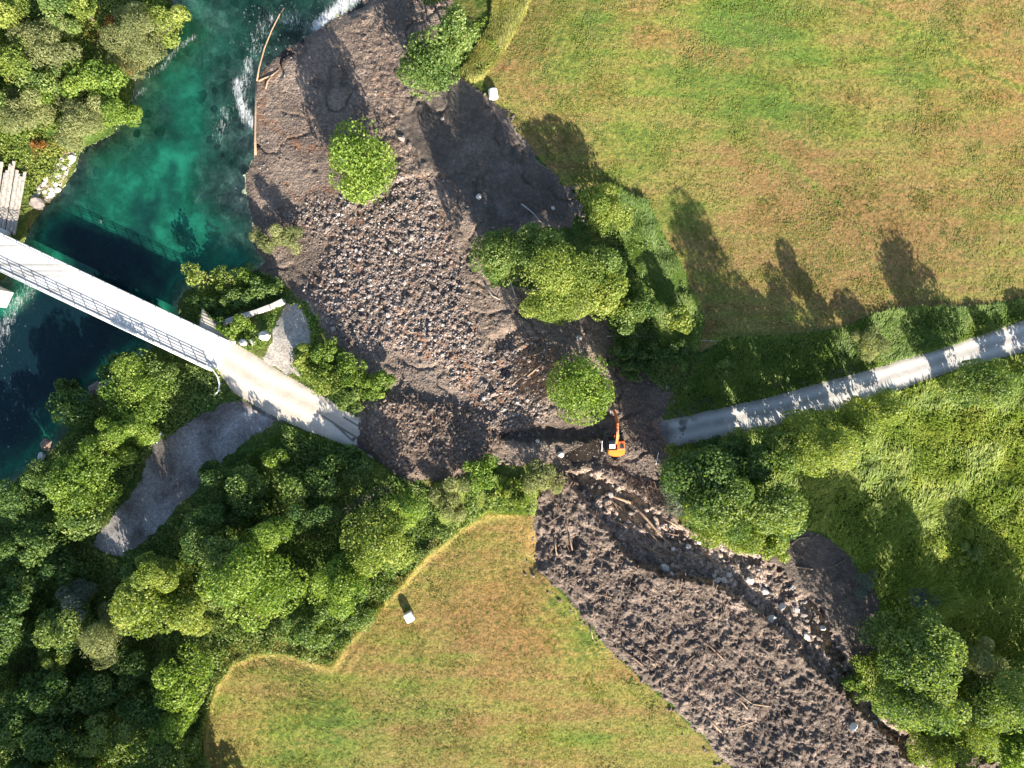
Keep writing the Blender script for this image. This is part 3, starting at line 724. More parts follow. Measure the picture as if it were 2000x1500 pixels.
KK = S * (H - Z) / H
CO = np.stack([(U - 1000) * KK, (750 - V) * KK, Z], -1).reshape(-1, 3)
MK = mask.reshape(-1, 4)
IDX = np.arange(NV * NU).reshape(NV, NU)
QUAD = np.stack([IDX[:-1, :-1], IDX[1:, :-1], IDX[1:, 1:], IDX[:-1, 1:]], -1)
ZN = [(0, 'ground', 'ground'), (1, 'riverbed', 'riverbed'), (2, 'meadow', 'meadow'), (3, 'meadow', 'meadow_s'), (4, 'grassland', 'grassland'), (5, 'gravel_bar', 'gravel'), (6, 'mud_flat', 'mud_flat'), (7, 'mudslide', 'mudslide'), (8, 'stream_bed', 'stream_bed'), (9, 'road', 'road_w'), (10, 'road', 'road'), (11, 'gravel_turnout', 'track'), (12, 'path', 'path'), (13, 'earth_bank', 'bank'), (14, 'path', 'path'), (15, 'mudslide', 'mudslide')]
for zi, nm, mt in ZN:
    q = QUAD[zone == zi]
    used, inv = np.unique(q.ravel(), return_inverse=True)
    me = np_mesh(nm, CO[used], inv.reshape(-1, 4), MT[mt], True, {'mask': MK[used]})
    tag(put(nm, me), kind='structure')

# ------------------------------------------------------------------ water
def water_sheet(name, poly, zfun, mt, grow, step, foam_fn=None, dscale=2.2, chop=None):
    P = np.array(poly); ua = np.arange(max(P[:, 0].min() - 40, -900), P[:, 0].max() + 40, step); va = np.arange(max(P[:, 1].min() - 40, -420), min(P[:, 1].max() + 40, 1650), step)
    u, v = np.meshgrid(ua, va); d = sdf(poly, u, v)
    z = zfun(u, v); k = S * (H - z) / H
    co = np.stack([(u - 1000) * k, (750 - v) * k, z], -1).reshape(-1, 3)
    gz = samp(Z, u, v)
    m = np.zeros(u.shape + (4,)); m[..., 3] = 1
    m[..., 0] = np.clip((z - gz) / dscale, 0, 1)
    if foam_fn is not None: m[..., 1] = foam_fn(u, v)
    m[..., 2] = chop(u, v) if chop else .4
    idx = np.arange(u.size).reshape(u.shape)
    q = np.stack([idx[:-1, :-1], idx[1:, :-1], idx[1:, 1:], idx[:-1, 1:]], -1)
    keep = (d[:-1, :-1] < grow) & (gz[:-1, :-1] < z[:-1, :-1] + .8)
    q = q[keep]; used, inv = np.unique(q.ravel(), return_inverse=True)
    me = np_mesh(name, co[used], inv.reshape(-1, 4), mt, True, {'mask': m.reshape(-1, 4)[used]})
    return tag(put(name, me), kind='structure')
FOAM = [([(705,-20),(668,12),(640,35),(618,52)], 2.0, 1.0), ([(466,165),(470,200),(480,225),(492,240)], 1.7, .8), ([(488,120),(478,160),(470,190)], 1.6, .55), ([(378,72),(345,95),(320,130),(285,150)], .8, .45), ([(282,175),(262,190)], .7, .4), ([(60,565),(30,590),(10,640),(-20,700)], 2.2, .45), ([(520,40),(500,90)], 3.0, .35), ([(560,30),(600,50)], 3.0, .4), ([(440,215),(430,260)], 3, .30), ([(195,432),(200,433)], .5, .5)]
def river_foam(u, v):
    f = np.zeros(u.shape)
    for ln, w, a in FOAM:
        dl, _ = ldist(ln, u, v); f = np.maximum(f, a * sstep(w, .1, dl * S))
    return f
def river_chop(u, v):
    return np.clip(.18 + .9 * sstep(330, 60, v) * sstep(380, 520, u) + .5 * sstep(120, 20, u) * sstep(540, 600, v), 0, 1)
water_sheet('river', RIVER, lambda u, v: np.full(u.shape, WATER), MT['river'], 60, 4.0, river_foam, 4.0, river_chop)
SPOLY = STREAM
zs_line = lambda u, v: np.interp((u - 1100) * .72 + (v - 925) * .69, [0, 150, 300, 450, 600, 800], [-1.65, -1.45, -1.34, -1.29, -1.24, -1.1])
water_sheet('stream', SPOLY, zs_line, MT['stream'], -3, 3.0, lambda u, v: .22 * sstep(.5, .7, vnoise(u * .04, v * .04, 8)), 1.2)
water_sheet('pool', POOL, lambda u, v: np.full(u.shape, -.56), MT['stream'], 2, 3.0, None, .25)

# ------------------------------------------------------------------ foliage
RNG = np.random.default_rng(12)
def leaves(cent, nrm, length, width, tint, rng):
    """rhombic folded leaf sprays: verts, quads, tint per vert"""
    n = len(cent)
    nrm = nrm / (np.linalg.norm(nrm, axis=1, keepdims=True) + 1e-9)
    r = rng.normal(size=(n, 3)); a = np.cross(nrm, r); a /= np.linalg.norm(a, axis=1, keepdims=True) + 1e-9
    b = np.cross(nrm, a)
    L = (length * rng.uniform(.6, 1.3, n))[:, None] * .5; Wd = (width * rng.uniform(.7, 1.3, n))[:, None] * .5
    fold = nrm * Wd * .35
    vs = np.stack([cent - a * L, cent + b * Wd + fold, cent + a * L, cent - b * Wd + fold], 1)
    return vs.reshape(-1, 3), np.arange(4 * n).reshape(n, 4), np.repeat(tint, 4)

KIND = {  # leaf length, width, density per m2 of crown, lobes, spikiness
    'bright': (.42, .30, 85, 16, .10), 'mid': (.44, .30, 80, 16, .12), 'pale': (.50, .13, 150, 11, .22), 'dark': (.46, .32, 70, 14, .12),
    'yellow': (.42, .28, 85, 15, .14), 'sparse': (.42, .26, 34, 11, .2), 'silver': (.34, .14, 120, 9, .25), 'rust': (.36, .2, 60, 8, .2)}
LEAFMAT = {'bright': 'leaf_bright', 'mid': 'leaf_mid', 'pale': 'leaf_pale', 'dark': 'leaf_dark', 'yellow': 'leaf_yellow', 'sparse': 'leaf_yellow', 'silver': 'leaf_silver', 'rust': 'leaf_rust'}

def make_tree(name, pu, pv, ru, rv, h, kind, label, cat='tree', group=None, shrub=False):
    rng = np.random.default_rng(int(pu * 7 + pv * 13 + h * 10) % 100000)
    zc = (.56 if shrub else .55) * h
    zg = zat1(pu, pv)
    for _ in range(3):
        x, y = W(pu, pv, zg + zc); zg = ground_z_at(x, y)
    k = S * (H - zg - zc) / H
    rx, ry, rz = ru * k, rv * k, h * (.46 if shrub else .47)
    ll, lw, den, nl, spk = KIND[kind]
    lsz = rng.uniform(.68, 1.05); ll *= lsz; lw *= lsz; den *= min(1.7, lsz ** -1.5)
    area = math.pi * rx * ry
    nl = max(6, int(nl * min(2.2, .5 + area * max(1, h / 9.) / 60)))
    # lobes spread through an ellipsoid crown, tilted to the top
    q = rng.normal(size=(nl, 3)); q[:, 2] += .15; q /= np.linalg.norm(q, axis=1, keepdims=True)
    rad = rng.uniform(.40, .88, nl)[:, None]
    taper = 1 - (.62 if pu in (1592, 1668, 1722, 1922, 1995) else .16) * np.clip(q[:, 2:3] * rad, -.4, 1)
    lc = q * rad * np.array([rx, ry, rz]) * np.concatenate([taper, taper, np.ones_like(taper)], 1); lr = rng.uniform(.22, .42, nl) * min((rx * ry * rz) ** (1 / 3.), 1.25 * (rx * ry) ** .5)
    lc = np.vstack([lc, [[0, 0, rz * .35]], [[0, 0, -rz * .1]]]); lr = np.append(lr, [.40 * min((rx * ry * rz) ** (1 / 3.), 1.25 * (rx * ry) ** .5)] * 2)
    if pu in (703, 1138): lr = lr * 1.28
    ltint = rng.uniform(-.28, .28, len(lr))
    n = int(den * area * .92 * (1.0 if shrub else max(1.0, min(1.9, rz / (.8 * (rx * ry) ** .5)))))
    w = lr ** 2 * rng.uniform(.25, 1.3, len(lr)); w /= w.sum()
    li = rng.choice(len(lr), n, p=w)
    dr = rng.normal(size=(n, 3)); dr[:, 2] += .25; dr /= np.linalg.norm(dr, axis=1, keepdims=True)
    bumpy = .72 + .3 * rng.random(n) ** .6 + spk * rng.exponential(.5, n) * (rng.random(n) < .25)
    c = lc[li] + dr * (lr[li] * bumpy)[:, None] * np.array([1, 1, .85])
    # keep the outline the crown has
    e = np.sqrt((c[:, 0] / rx) ** 2 + (c[:, 1] / ry) ** 2)
    sc_ = 1 / np.percentile(e, 93); c[:, 0] *= sc_; c[:, 1] *= sc_; e = e * sc_
    f = np.where(e > 1.12, 1.12 / e, 1); c[:, 0] *= f; c[:, 1] *= f
    c[:, 2] = np.maximum(c[:, 2] + zc, .15)
    nn = dr * .7 + rng.normal(size=(n, 3)) * .55 + np.array([0, 0, .08])
    tint = np.clip(.5 + ltint[li] + rng.normal(size=n) * .20, 0, 1)
    vs, fs, tt = leaves(c, nn, ll, lw, tint, rng)
    root = empty(name, (x, y, zg), 0, label, cat, group)
    me = np_mesh('crown', vs, fs, MT[LEAFMAT[kind]], False, {'tint': tt})
    put('crown', me, root)
    mb = MB(); tr = max(.05, .018 * h)
    if shrub:
        for a in range(4):
            t = lc[a % len(lc)]; mb.tube([(.05 * math.cos(a * 1.6), .05 * math.sin(a * 1.6), -.25), (t[0] * .4, t[1] * .4, zc * .6), (t[0] * .9, t[1] * .9, max(.3, t[2] * .7 + zc))], [.05, .035, .015], 5)
        mb.build('stem', MT['bark'], root)
    else:
        mb.tube([(0, 0, -.4), (.03 * h * .2, .02, h * .2), (-.04 * h * .2, .05, zc * .75), (.02, .0, zc + rz * .45)], [tr * 1.25, tr, tr * .75, tr * .25], 8)
        for a in range(min(9, len(lc))):
            t = lc[a]; b = zc * rng.uniform(.35, .8)
            mb.tube([(0, 0, b), (t[0] * .5, t[1] * .5, b + (t[2] + zc - b) * .6), (t[0] * .95, t[1] * .95, max(b + .2, t[2] + zc))], [tr * .5, tr * .32, tr * .1], 6)
        mb.build('trunk', MT['bark_pale'] if kind in ('sparse', 'pale') else MT['bark'], root)
    return root

G1 = 'trees and willows on the west bank'; G2 = 'trees of the wood south of the bridge'; G3 = 'willows standing in the debris fan'
G4 = 'trees south of the road on the right'; G5 = 'trees in the bottom right corner'; G6 = 'trees along the hayfield edge'
TREES = [
# west bank
('broadleaf_tree',24,28,40,38,7,'yellow','yellow-green tree in the top left corner of the west bank','tree',G1),
('broadleaf_tree',108,25,44,34,7,'mid','mid-green tree at the top edge beside a reddish gap','tree',G1),
('willow_tree',92,90,72,52,6,'pale','large feathery grey-green willow below the top left corner','tree',G1),
('broadleaf_tree',160,20,26,24,6,'yellow','small bright tree at the top edge above bare brown ground','tree',G1),
('broadleaf_tree',26,118,42,50,7,'yellow','vivid lime tree at the left edge of the west bank','tree',G1),
('broadleaf_tree',80,160,48,34,5,'mid','low green tree shaded between two grey-green willows','tree',G1),
('willow_tree',262,72,72,66,6,'pale','broad pale willow overhanging the whitewater on the west bank','tree',G1),
('broadleaf_tree',323,42,42,42,6,'yellow','rounded light green tree leaning over the river at the top','tree',G1),
('broadleaf_tree',180,160,62,42,6,'bright','light green tree beside rusty undergrowth above the green pool','tree',G1),
('broadleaf_tree',232,212,42,34,6,'bright','bright tree with lobed crown jutting furthest over the green pool','tree',G1),
('willow_tree',152,222,76,62,5,'pale','brownish grey-green willow at the water edge above the pebble shore','tree',G1),
('willow_tree',50,222,62,42,5,'pale','flat grey-green willow at the left edge above the timber pile','tree',G1),
('broadleaf_tree',60,180,44,24,4,'bright','narrow green tree between the lime tree and the flat willow','tree',G1),
# lone trees on the fan
('broadleaf_tree',703,316,64,68,11.5,'bright','round vivid green tree alone on the gravel fan','tree'),
('broadleaf_tree',888,70,46,44,12,'mid','taller green tree beside the shaded gravel at the top edge','tree',G6),
('broadleaf_tree',838,122,62,54,12.5,'mid','two-lobed green tree leaning over grey mud near the white bale','tree',G6),
('broadleaf_tree',1138,756,62,66,11,'bright','round green tree directly left of the excavator boom','tree'),
('willow_shrub',514,470,31,26,3.5,'pale','whitish-green shrub at the river end of the gravel fan, the left one','shrub','pair of pale shrubs on the shore'),
('willow_shrub',559,468,33,30,4,'pale','green shrub beside a whitish one at the river end of the fan','shrub','pair of pale shrubs on the shore'),
('birch_tree',391,541,34,30,5.5,'sparse','thin-crowned yellowish tree with pale stems by the bridge, the left one','tree','thin trees on the spit above the bridge'),
('birch_tree',442,543,30,26,5,'sparse','thin-crowned yellowish tree with pale stems by the bridge, nearer the dark shrubs','tree','thin trees on the spit above the bridge'),
('shrub',478,535,24,22,3.5,'bright','small bright shrub behind the thin-crowned trees on the spit','shrub'),
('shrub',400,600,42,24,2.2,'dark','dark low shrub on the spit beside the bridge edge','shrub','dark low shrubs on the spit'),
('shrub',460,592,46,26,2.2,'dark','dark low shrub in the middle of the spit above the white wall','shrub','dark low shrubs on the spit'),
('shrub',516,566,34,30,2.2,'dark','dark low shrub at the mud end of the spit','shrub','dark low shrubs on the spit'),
('shrub',462,640,46,22,1.8,'bright','leafy shrub behind the white retaining wall','shrub'),
# willows in the debris
('willow_tree',968,498,46,56,10,'mid','half-bare leaning willow with exposed pale stems beside the boulder field','tree',G3),
('willow_tree',1060,490,58,46,13,'mid','shaded upper crown of the big willow clump next to the grey mud','tree',G3),
('willow_tree',1092,552,80,70,14,'yellow','largest pale crown in the middle of the willow clump','tree',G3),
('willow_tree',1068,600,48,28,9,'yellow','low pale lobe at the foot of the willow clump facing the debris','tree',G3),
('willow_tree',1172,520,44,40,13.5,'mid','small crown on the meadow side of the big willow clump','tree',G3),
('willow_tree',1180,575,46,48,10,'yellow','pale crown at the right end of the willow clump','tree',G3),
('willow_tree',1180,412,58,44,7,'yellow','pale willow standing alone at the corner of the upper field','tree',G3),
('willow_tree',1252,590,32,40,6,'mid','small thin tree between the willow clump and the lush grass strip','tree',G3),
('broadleaf_tree',1222,622,36,28,6,'mid','low yellow-green tree above the fallen pale pole','tree',G3),
('broadleaf_tree',1324,626,32,28,5,'yellow','small round pale tree at the edge of the lush grass strip','tree',G3),
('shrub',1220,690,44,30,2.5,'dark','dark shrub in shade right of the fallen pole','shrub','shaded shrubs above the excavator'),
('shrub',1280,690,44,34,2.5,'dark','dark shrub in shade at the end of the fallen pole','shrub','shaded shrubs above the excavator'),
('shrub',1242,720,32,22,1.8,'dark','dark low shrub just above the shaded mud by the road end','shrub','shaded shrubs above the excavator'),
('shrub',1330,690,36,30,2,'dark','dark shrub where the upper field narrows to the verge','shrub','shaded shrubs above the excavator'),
('shrub',1415,712,19,19,2.6,'mid','small star-shaped pale shrub alone in the shaded verge grass','shrub'),
('willow_shrub',1695,674,40,31,3.5,'pale','dome-shaped pale willow shrub beside the right-hand road','shrub'),
# bushes above road west
('shrub',588,700,30,26,2.5,'yellow','reddish-yellow shrub on the pale bank by the road','shrub','shrubs between the bridge road and the debris'),
('shrub',640,690,32,38,3,'bright','green shrub at the upper end of the row beside the debris','shrub','shrubs between the bridge road and the debris'),
('shrub',632,738,40,30,2.8,'yellow','yellow-green shrub at the road side of the row','shrub','shrubs between the bridge road and the debris'),
('shrub',676,728,38,34,3.2,'bright','largest bright shrub in the middle of the row beside the debris','shrub','shrubs between the bridge road and the debris'),
('shrub',684,778,32,26,2.8,'mid','shrub at the road end of the row touching the mud heap','shrub','shrubs between the bridge road and the debris'),
('shrub',736,752,36,28,2.8,'bright','shrub pointing furthest into the debris at the end of the row','shrub','shrubs between the bridge road and the debris'),
# wood south of bridge
('broadleaf_tree',268,762,62,72,7,'bright','big bright tree between the bridge and the gravel turnout','tree',G2),
('broadleaf_tree',316,735,28,26,5,'mid','small lit crown nearest the bridge edge','tree',G2),
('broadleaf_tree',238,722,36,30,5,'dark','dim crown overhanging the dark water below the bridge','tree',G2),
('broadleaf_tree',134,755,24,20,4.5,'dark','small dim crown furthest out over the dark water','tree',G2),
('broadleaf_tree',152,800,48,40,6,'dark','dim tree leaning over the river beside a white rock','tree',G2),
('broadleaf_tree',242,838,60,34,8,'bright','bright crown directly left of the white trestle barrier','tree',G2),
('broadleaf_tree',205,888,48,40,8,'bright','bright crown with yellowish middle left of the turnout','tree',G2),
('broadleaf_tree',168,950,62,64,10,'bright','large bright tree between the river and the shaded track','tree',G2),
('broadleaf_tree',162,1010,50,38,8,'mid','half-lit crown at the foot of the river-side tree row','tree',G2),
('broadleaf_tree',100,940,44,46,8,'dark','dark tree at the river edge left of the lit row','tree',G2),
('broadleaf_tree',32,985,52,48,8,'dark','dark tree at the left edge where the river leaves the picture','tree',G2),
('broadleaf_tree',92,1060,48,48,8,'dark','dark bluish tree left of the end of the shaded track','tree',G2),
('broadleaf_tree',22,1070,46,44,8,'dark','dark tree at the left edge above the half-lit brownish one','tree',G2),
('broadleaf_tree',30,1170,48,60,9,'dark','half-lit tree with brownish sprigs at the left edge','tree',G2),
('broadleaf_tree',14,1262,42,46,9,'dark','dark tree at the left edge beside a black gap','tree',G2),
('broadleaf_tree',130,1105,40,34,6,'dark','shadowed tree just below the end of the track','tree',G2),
('broadleaf_tree',150,1176,40,34,8,'silver','grey-green tree top half in shadow above a pale tree','tree',G2),
('broadleaf_tree',134,1228,50,48,9,'mid','mint-green lit tree next to a black gap in the wood','tree',G2),
('willow_tree',205,1238,54,50,9,'pale','straw-green willow right of the mint-green tree','tree',G2),
('broadleaf_tree',120,1282,36,26,7,'yellow','small yellowish crown under the mint-green tree','tree',G2),
('broadleaf_tree',292,1172,72,62,11,'yellow','large lit tree with a dark hollow near its top','tree',G2),
('broadleaf_tree',318,1112,54,34,10.5,'yellow','sprawling yellow-green crown just below the shaded track','tree',G2),
('broadleaf_tree',370,1195,50,46,9,'yellow','low yellow-green crown between the two largest lit trees','tree',G2),
('broadleaf_tree',492,1130,96,84,12,'bright','largest bright tree in the middle of the southern wood','tree',G2),
('broadleaf_tree',535,1048,38,30,12.5,'bright','small round lit top standing out of the dark wood','tree',G2),
('broadleaf_tree',445,1080,50,44,11,'mid','half-shaded crown left of the small round lit top','tree',G2),
('broadleaf_tree',600,1220,50,48,7,'mid','deep green tree at the inner corner of the lower field','tree',G2),
('broadleaf_tree',668,1143,64,56,10,'bright','bright tree with a ragged lower edge beside the lower field','tree',G2),
('broadleaf_tree',742,1052,74,62,10.5,'yellow','yellow-lit tree between the old path and the lower field','tree',G2),
('broadleaf_tree',795,990,36,42,9,'bright','pointed green top near the mud heap on the road','tree',G2),
('broadleaf_tree',700,1210,40,30,5,'mid','low shrubby tree hugging the dry rim of the lower field','tree',G2),
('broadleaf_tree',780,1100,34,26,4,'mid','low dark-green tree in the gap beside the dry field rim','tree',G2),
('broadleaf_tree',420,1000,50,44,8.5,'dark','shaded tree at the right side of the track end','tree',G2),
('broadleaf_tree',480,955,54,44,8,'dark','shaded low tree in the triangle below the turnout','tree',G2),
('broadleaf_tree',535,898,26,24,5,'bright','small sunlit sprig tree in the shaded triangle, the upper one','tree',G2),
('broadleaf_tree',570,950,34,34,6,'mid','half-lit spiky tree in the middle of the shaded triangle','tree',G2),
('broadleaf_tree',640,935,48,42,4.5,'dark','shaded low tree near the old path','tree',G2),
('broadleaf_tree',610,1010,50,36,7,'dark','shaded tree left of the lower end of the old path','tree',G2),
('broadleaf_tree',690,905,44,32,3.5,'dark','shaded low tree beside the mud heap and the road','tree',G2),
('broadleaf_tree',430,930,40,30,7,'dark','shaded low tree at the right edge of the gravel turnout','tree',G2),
('broadleaf_tree',355,1325,50,60,8,'bright','bright tree at the left rim of the rounded field lobe','tree',G2),
('broadleaf_tree',340,1400,46,44,7,'bright','bright low tree below the one at the field lobe','tree',G2),
('broadleaf_tree',320,1470,58,44,7,'mid','yellowish green tree at the bottom edge left of the field','tree',G2),
('broadleaf_tree',215,1440,54,44,8,'mid','half-lit tree above a rusty patch at the bottom edge','tree',G2),
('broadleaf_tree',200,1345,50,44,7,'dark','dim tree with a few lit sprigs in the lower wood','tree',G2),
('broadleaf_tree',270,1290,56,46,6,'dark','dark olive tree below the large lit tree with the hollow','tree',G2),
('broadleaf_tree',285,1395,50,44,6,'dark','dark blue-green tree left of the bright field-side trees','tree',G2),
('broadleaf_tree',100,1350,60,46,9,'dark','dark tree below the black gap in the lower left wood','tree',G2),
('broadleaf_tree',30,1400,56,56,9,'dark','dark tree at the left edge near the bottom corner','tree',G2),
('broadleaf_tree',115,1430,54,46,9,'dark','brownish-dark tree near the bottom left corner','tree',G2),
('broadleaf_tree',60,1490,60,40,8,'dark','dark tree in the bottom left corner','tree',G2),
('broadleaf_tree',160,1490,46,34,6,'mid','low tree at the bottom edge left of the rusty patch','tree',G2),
('shrub',216,52,26,22,2.5,'rust','rust-orange shrub between two pale willows near the top edge','shrub'),
('shrub',252,124,24,20,2.2,'rust','rust-orange shrub at the water side of the broad pale willow','shrub'),
('shrub',86,284,24,14,1.5,'rust','low rust-orange shrub above the pebble shore','shrub'),
('shrub',176,1482,24,18,3,'rust','rust-red dying shrub at the bottom edge of the wood','shrub'),
('broadleaf_tree',395,1525,36,40,6,'dark','shadowed tree at the bottom edge left corner of the field','tree',G2),
('broadleaf_tree',388,1062,48,40,9,'dark','shaded tree just right of the lower end of the gravel track','tree',G2),
('broadleaf_tree',262,1112,44,32,6,'dark','shaded low tree directly under the lower end of the gravel track','tree',G2),
# south of debris dam
('willow_tree',884,975,42,48,4.5,'pale','pale willow at the tip of the lower field left of the bright bush','tree',G6),
('broadleaf_tree',945,925,40,34,5,'bright','bright bush-like tree south of the mud-covered road','tree',G6),
('willow_tree',1060,935,38,37,4.5,'pale','round grey-green willow at the head of the stream','tree',G6),
('shrub',1000,965,38,26,1.8,'yellow','yellow-green shrub at the tip of the lower field','shrub'),
# right group
('broadleaf_tree',1372,930,72,64,14,'dark','dark shaded crown of the clump beside the end of the right road','tree',G4),
('broadleaf_tree',1470,905,70,40,11,'dark','dim crown of the clump along the road edge','tree',G4),
('broadleaf_tree',1408,990,66,62,15,'mid','speckled central crown of the clump above the stream','tree',G4),
('broadleaf_tree',1500,990,68,58,13,'mid','light crown at the meadow side of the clump','tree',G4),
('willow_tree',1420,1042,72,30,10,'yellow','pale fringe crown at the foot of the clump over the stream stones','tree',G4),
('broadleaf_tree',1512,1060,32,36,9,'yellow','narrow pale lobe pointing down from the clump to the shaded mud','tree',G4),
('broadleaf_tree',1330,960,38,50,9,'silver','bluish shaded crown at the excavator side of the clump','tree',G4),
('broadleaf_tree',1536,868,52,46,10,'mid','half-shaded tree in the roadside row next to the big dark clump','tree',G4),
('broadleaf_tree',1640,848,48,40,11,'yellow','middle pale tree of the roadside row','tree',G4),
('broadleaf_tree',1425,885,58,34,8,'dark','low dark crown hanging over the right road verge','tree',G4),
('broadleaf_tree',1592,866,66,56,19,'yellow','bright yellow-green tree in the row along the right road','tree',G4),
('broadleaf_tree',1668,822,46,34,12,'yellow','bright tree between the yellow-green tree and the row end','tree',G4),
('broadleaf_tree',1722,800,42,32,13,'yellow','bright tree at the far end of the row beside the open tall grass','tree',G4),
('broadleaf_tree',1922,748,60,42,12.5,'mid','green tree south of the right road near the picture edge','tree',G4),
('broadleaf_tree',1880,772,30,22,5,'dark','small dark tree left of the one near the right picture edge','tree',G4),
('broadleaf_tree',1995,735,34,32,6,'mid','tree cut by the right picture edge below the road','tree',G4),
# bottom right
('broadleaf_tree',1782,1262,78,82,13,'mid','tallest round tree at the bottom right beside the shaded mud','tree',G5),
('broadleaf_tree',1790,1365,86,60,13,'mid','wide tree below the tallest round one at the bottom right','tree',G5),
('willow_tree',1905,1285,46,44,9,'pale','grey-green round willow in the bottom right corner meadow','tree',G5),
('broadleaf_tree',1950,1360,64,62,12,'mid','green tree at the right edge below the grey-green willow','tree',G5),
('broadleaf_tree',1900,1415,70,52,8,'yellow','yellow-green tree at the bottom right above a muddy gap','tree',G5),
('broadleaf_tree',1835,1465,56,46,7,'yellow','yellow-green tree at the bottom edge by the stream mouth','tree',G5),
('broadleaf_tree',1990,1460,46,50,8,'bright','bright tree in the bottom right corner','tree',G5),
('shrub',1330,892,31,26,4,'yellow','shrub of the continuous hedge along the lower edge of the right road','shrub','hedge shrubs along the right road'),
('shrub',1385,880,31,26,4,'dark','shrub of the continuous hedge along the lower edge of the right road','shrub','hedge shrubs along the right road'),
('shrub',1442,864,31,26,4,'yellow','shrub of the continuous hedge along the lower edge of the right road','shrub','hedge shrubs along the right road'),
('shrub',1500,850,31,26,4,'mid','shrub of the continuous hedge along the lower edge of the right road','shrub','hedge shrubs along the right road'),
('shrub',1556,836,31,26,4,'yellow','shrub of the continuous hedge along the lower edge of the right road','shrub','hedge shrubs along the right road'),
('shrub',1612,818,31,26,4,'mid','shrub of the continuous hedge along the lower edge of the right road','shrub','hedge shrubs along the right road'),
('shrub',1668,802,31,26,4,'yellow','shrub of the continuous hedge along the lower edge of the right road','shrub','hedge shrubs along the right road'),
('shrub',1722,786,31,26,4,'mid','shrub of the continuous hedge along the lower edge of the right road','shrub','hedge shrubs along the right road'),
('shrub',1672,1335,28,34,2.5,'mid','small green shrub at the stream edge left of the tall round tree','shrub'),
('willow_shrub',1692,1138,26,30,2.2,'silver','bluish silver shrub at the edge of the shaded mud','shrub'),
('willow_shrub',1795,1172,36,22,2.2,'silver','bluish silver shrub above the tallest bottom-right tree','shrub'),
('shrub',1895,1082,26,22,1.6,'mid','round shrub in the shaded tall grass at the right','shrub'),
]
for tr in TREES:
    nm, pu, pv, ru, rv, hh, kd, lb = tr[:8]; ct = tr[8] if len(tr) > 8 else 'tree'; gp = tr[9] if len(tr) > 9 else None
    if ct == 'tree': hh = hh * {G4: 1.1, G3: 1.1, G5: 1.1}.get(gp, 1.0) if hh < 18 and pu not in (1668, 1722, 1922, 1172, 1995, 1790) else hh
    make_tree(nm, pu, pv, ru, rv, hh, kd, lb, ct, gp, ct == 'shrub')
# trees just beyond the frame, whose shadows reach into the picture
OFF = [(835,-60,60,50,11,'mid'),(930,-90,60,50,11,'mid'),(40,1570,70,60,16,'dark'),(150,1570,70,60,16,'dark'),(260,1560,70,50,16,'dark'),(350,1580,60,60,16,'dark'),(440,1640,50,50,8,'mid'),(-60,1200,60,70,11,'dark'),(-60,1340,60,70,11,'dark'),(-60,1470,60,70,11,'dark'),(-60,60,60,60,7,'mid'),(-55,180,60,60,7,'mid'),(2070,1330,70,70,12,'mid'),(2070,1480,70,70,12,'mid'),(1930,1570,70,50,10,'mid'),(2070,712,40,34,5.5,'mid')]
for pu, pv, ru, rv, hh, kd in OFF:
    make_tree('broadleaf_tree', pu, pv, ru, rv, hh, kd, 'green tree just beyond the picture border', 'tree', 'trees beyond the picture border')

# undergrowth: countless low leaves on the vegetated ground
def scatter(n, u0, u1, v0, v1, wfun, rng):
    u = rng.uniform(u0, u1, n); v = rng.uniform(v0, v1, n)
    k = rng.random(n) < wfun(u, v)
    return u[k], v[k]
WOOD = [(0,900),(120,850),(300,700),(430,720),(440,780),(300,870),(180,1060),(240,1100),(420,930),(560,835),(720,890),(800,940),(850,960),(960,930),(1050,960),(1045,1005),(950,1003),(830,1090),(650,1300),(500,1275),(420,1340),(396,1450),(400,1600),(-80,1600),(-80,950)]
WESTB = [(-80,-80),(352,-80),(352,40),(280,150),(238,262),(150,300),(100,390),(45,400),(40,330),(-80,320)]
VERGE = [(1000,0),(1060,-40),(990,88),(940,150),(880,150),(900,60)]
SPIT = [(350,590),(400,555),(520,520),(560,560),(410,635)]
BUSHY = [(560,690),(650,690),(770,755),(700,790),(560,730)]
WALLB = [(410,640),(550,590),(520,680),(480,690)]
def undergrowth(name, polys, n, mat, zmax, length, width, label, dens_noise=.42):
    rng = np.random.default_rng(len(label) * 31)
    us, vs = [], []
    for P in polys:
        a = np.array(P); nn = int(n * (np.ptp(a[:, 0]) * np.ptp(a[:, 1])) / 1e6)
        u, v = scatter(nn, a[:, 0].min(), a[:, 0].max(), a[:, 1].min(), a[:, 1].max(),
                       lambda u, v: (sdf(P, u, v) < -2) * (samp(veg, u, v) > .4) * sstep(dens_noise - .12, dens_noise + .12, fbm(u * .03, v * .03, 71, 3)), rng)
        us.append(u); vs.append(v)
    u = np.concatenate(us); v = np.concatenate(vs)
    hh = zmax * vnoise(u * .05, v * .05, 73) * rng.random(len(u)) ** .5
    z = samp(Z, u, v) + .05 + hh; k = S * (H - z) / H
    c = np.stack([(u - 1000) * k, (750 - v) * k, z], -1)
    nr = rng.normal(size=(len(u), 3)) * .6 + np.array([0, -.1, .8])
    t = np.clip(.25 + .5 * fbm(u * .02, v * .02, 75, 3) + rng.normal(size=len(u)) * .2, 0, 1)
    a, b, tt = leaves(c, nr, length, width, t, rng)
    o = put(name, np_mesh(name, a, b, mat, False, {'tint': tt}))
    return tag(o, label, 'undergrowth', kind='stuff')
undergrowth('undergrowth', [WOOD], 190000, MT['leaf_mid'], 1.5, .42, .24, 'green undergrowth covering the floor of the southern wood', .30)
undergrowth('undergrowth', [WESTB], 190000, MT['leaf_yellow'], .9, .36, .2, 'yellow-green undergrowth covering the west river bank', .36)
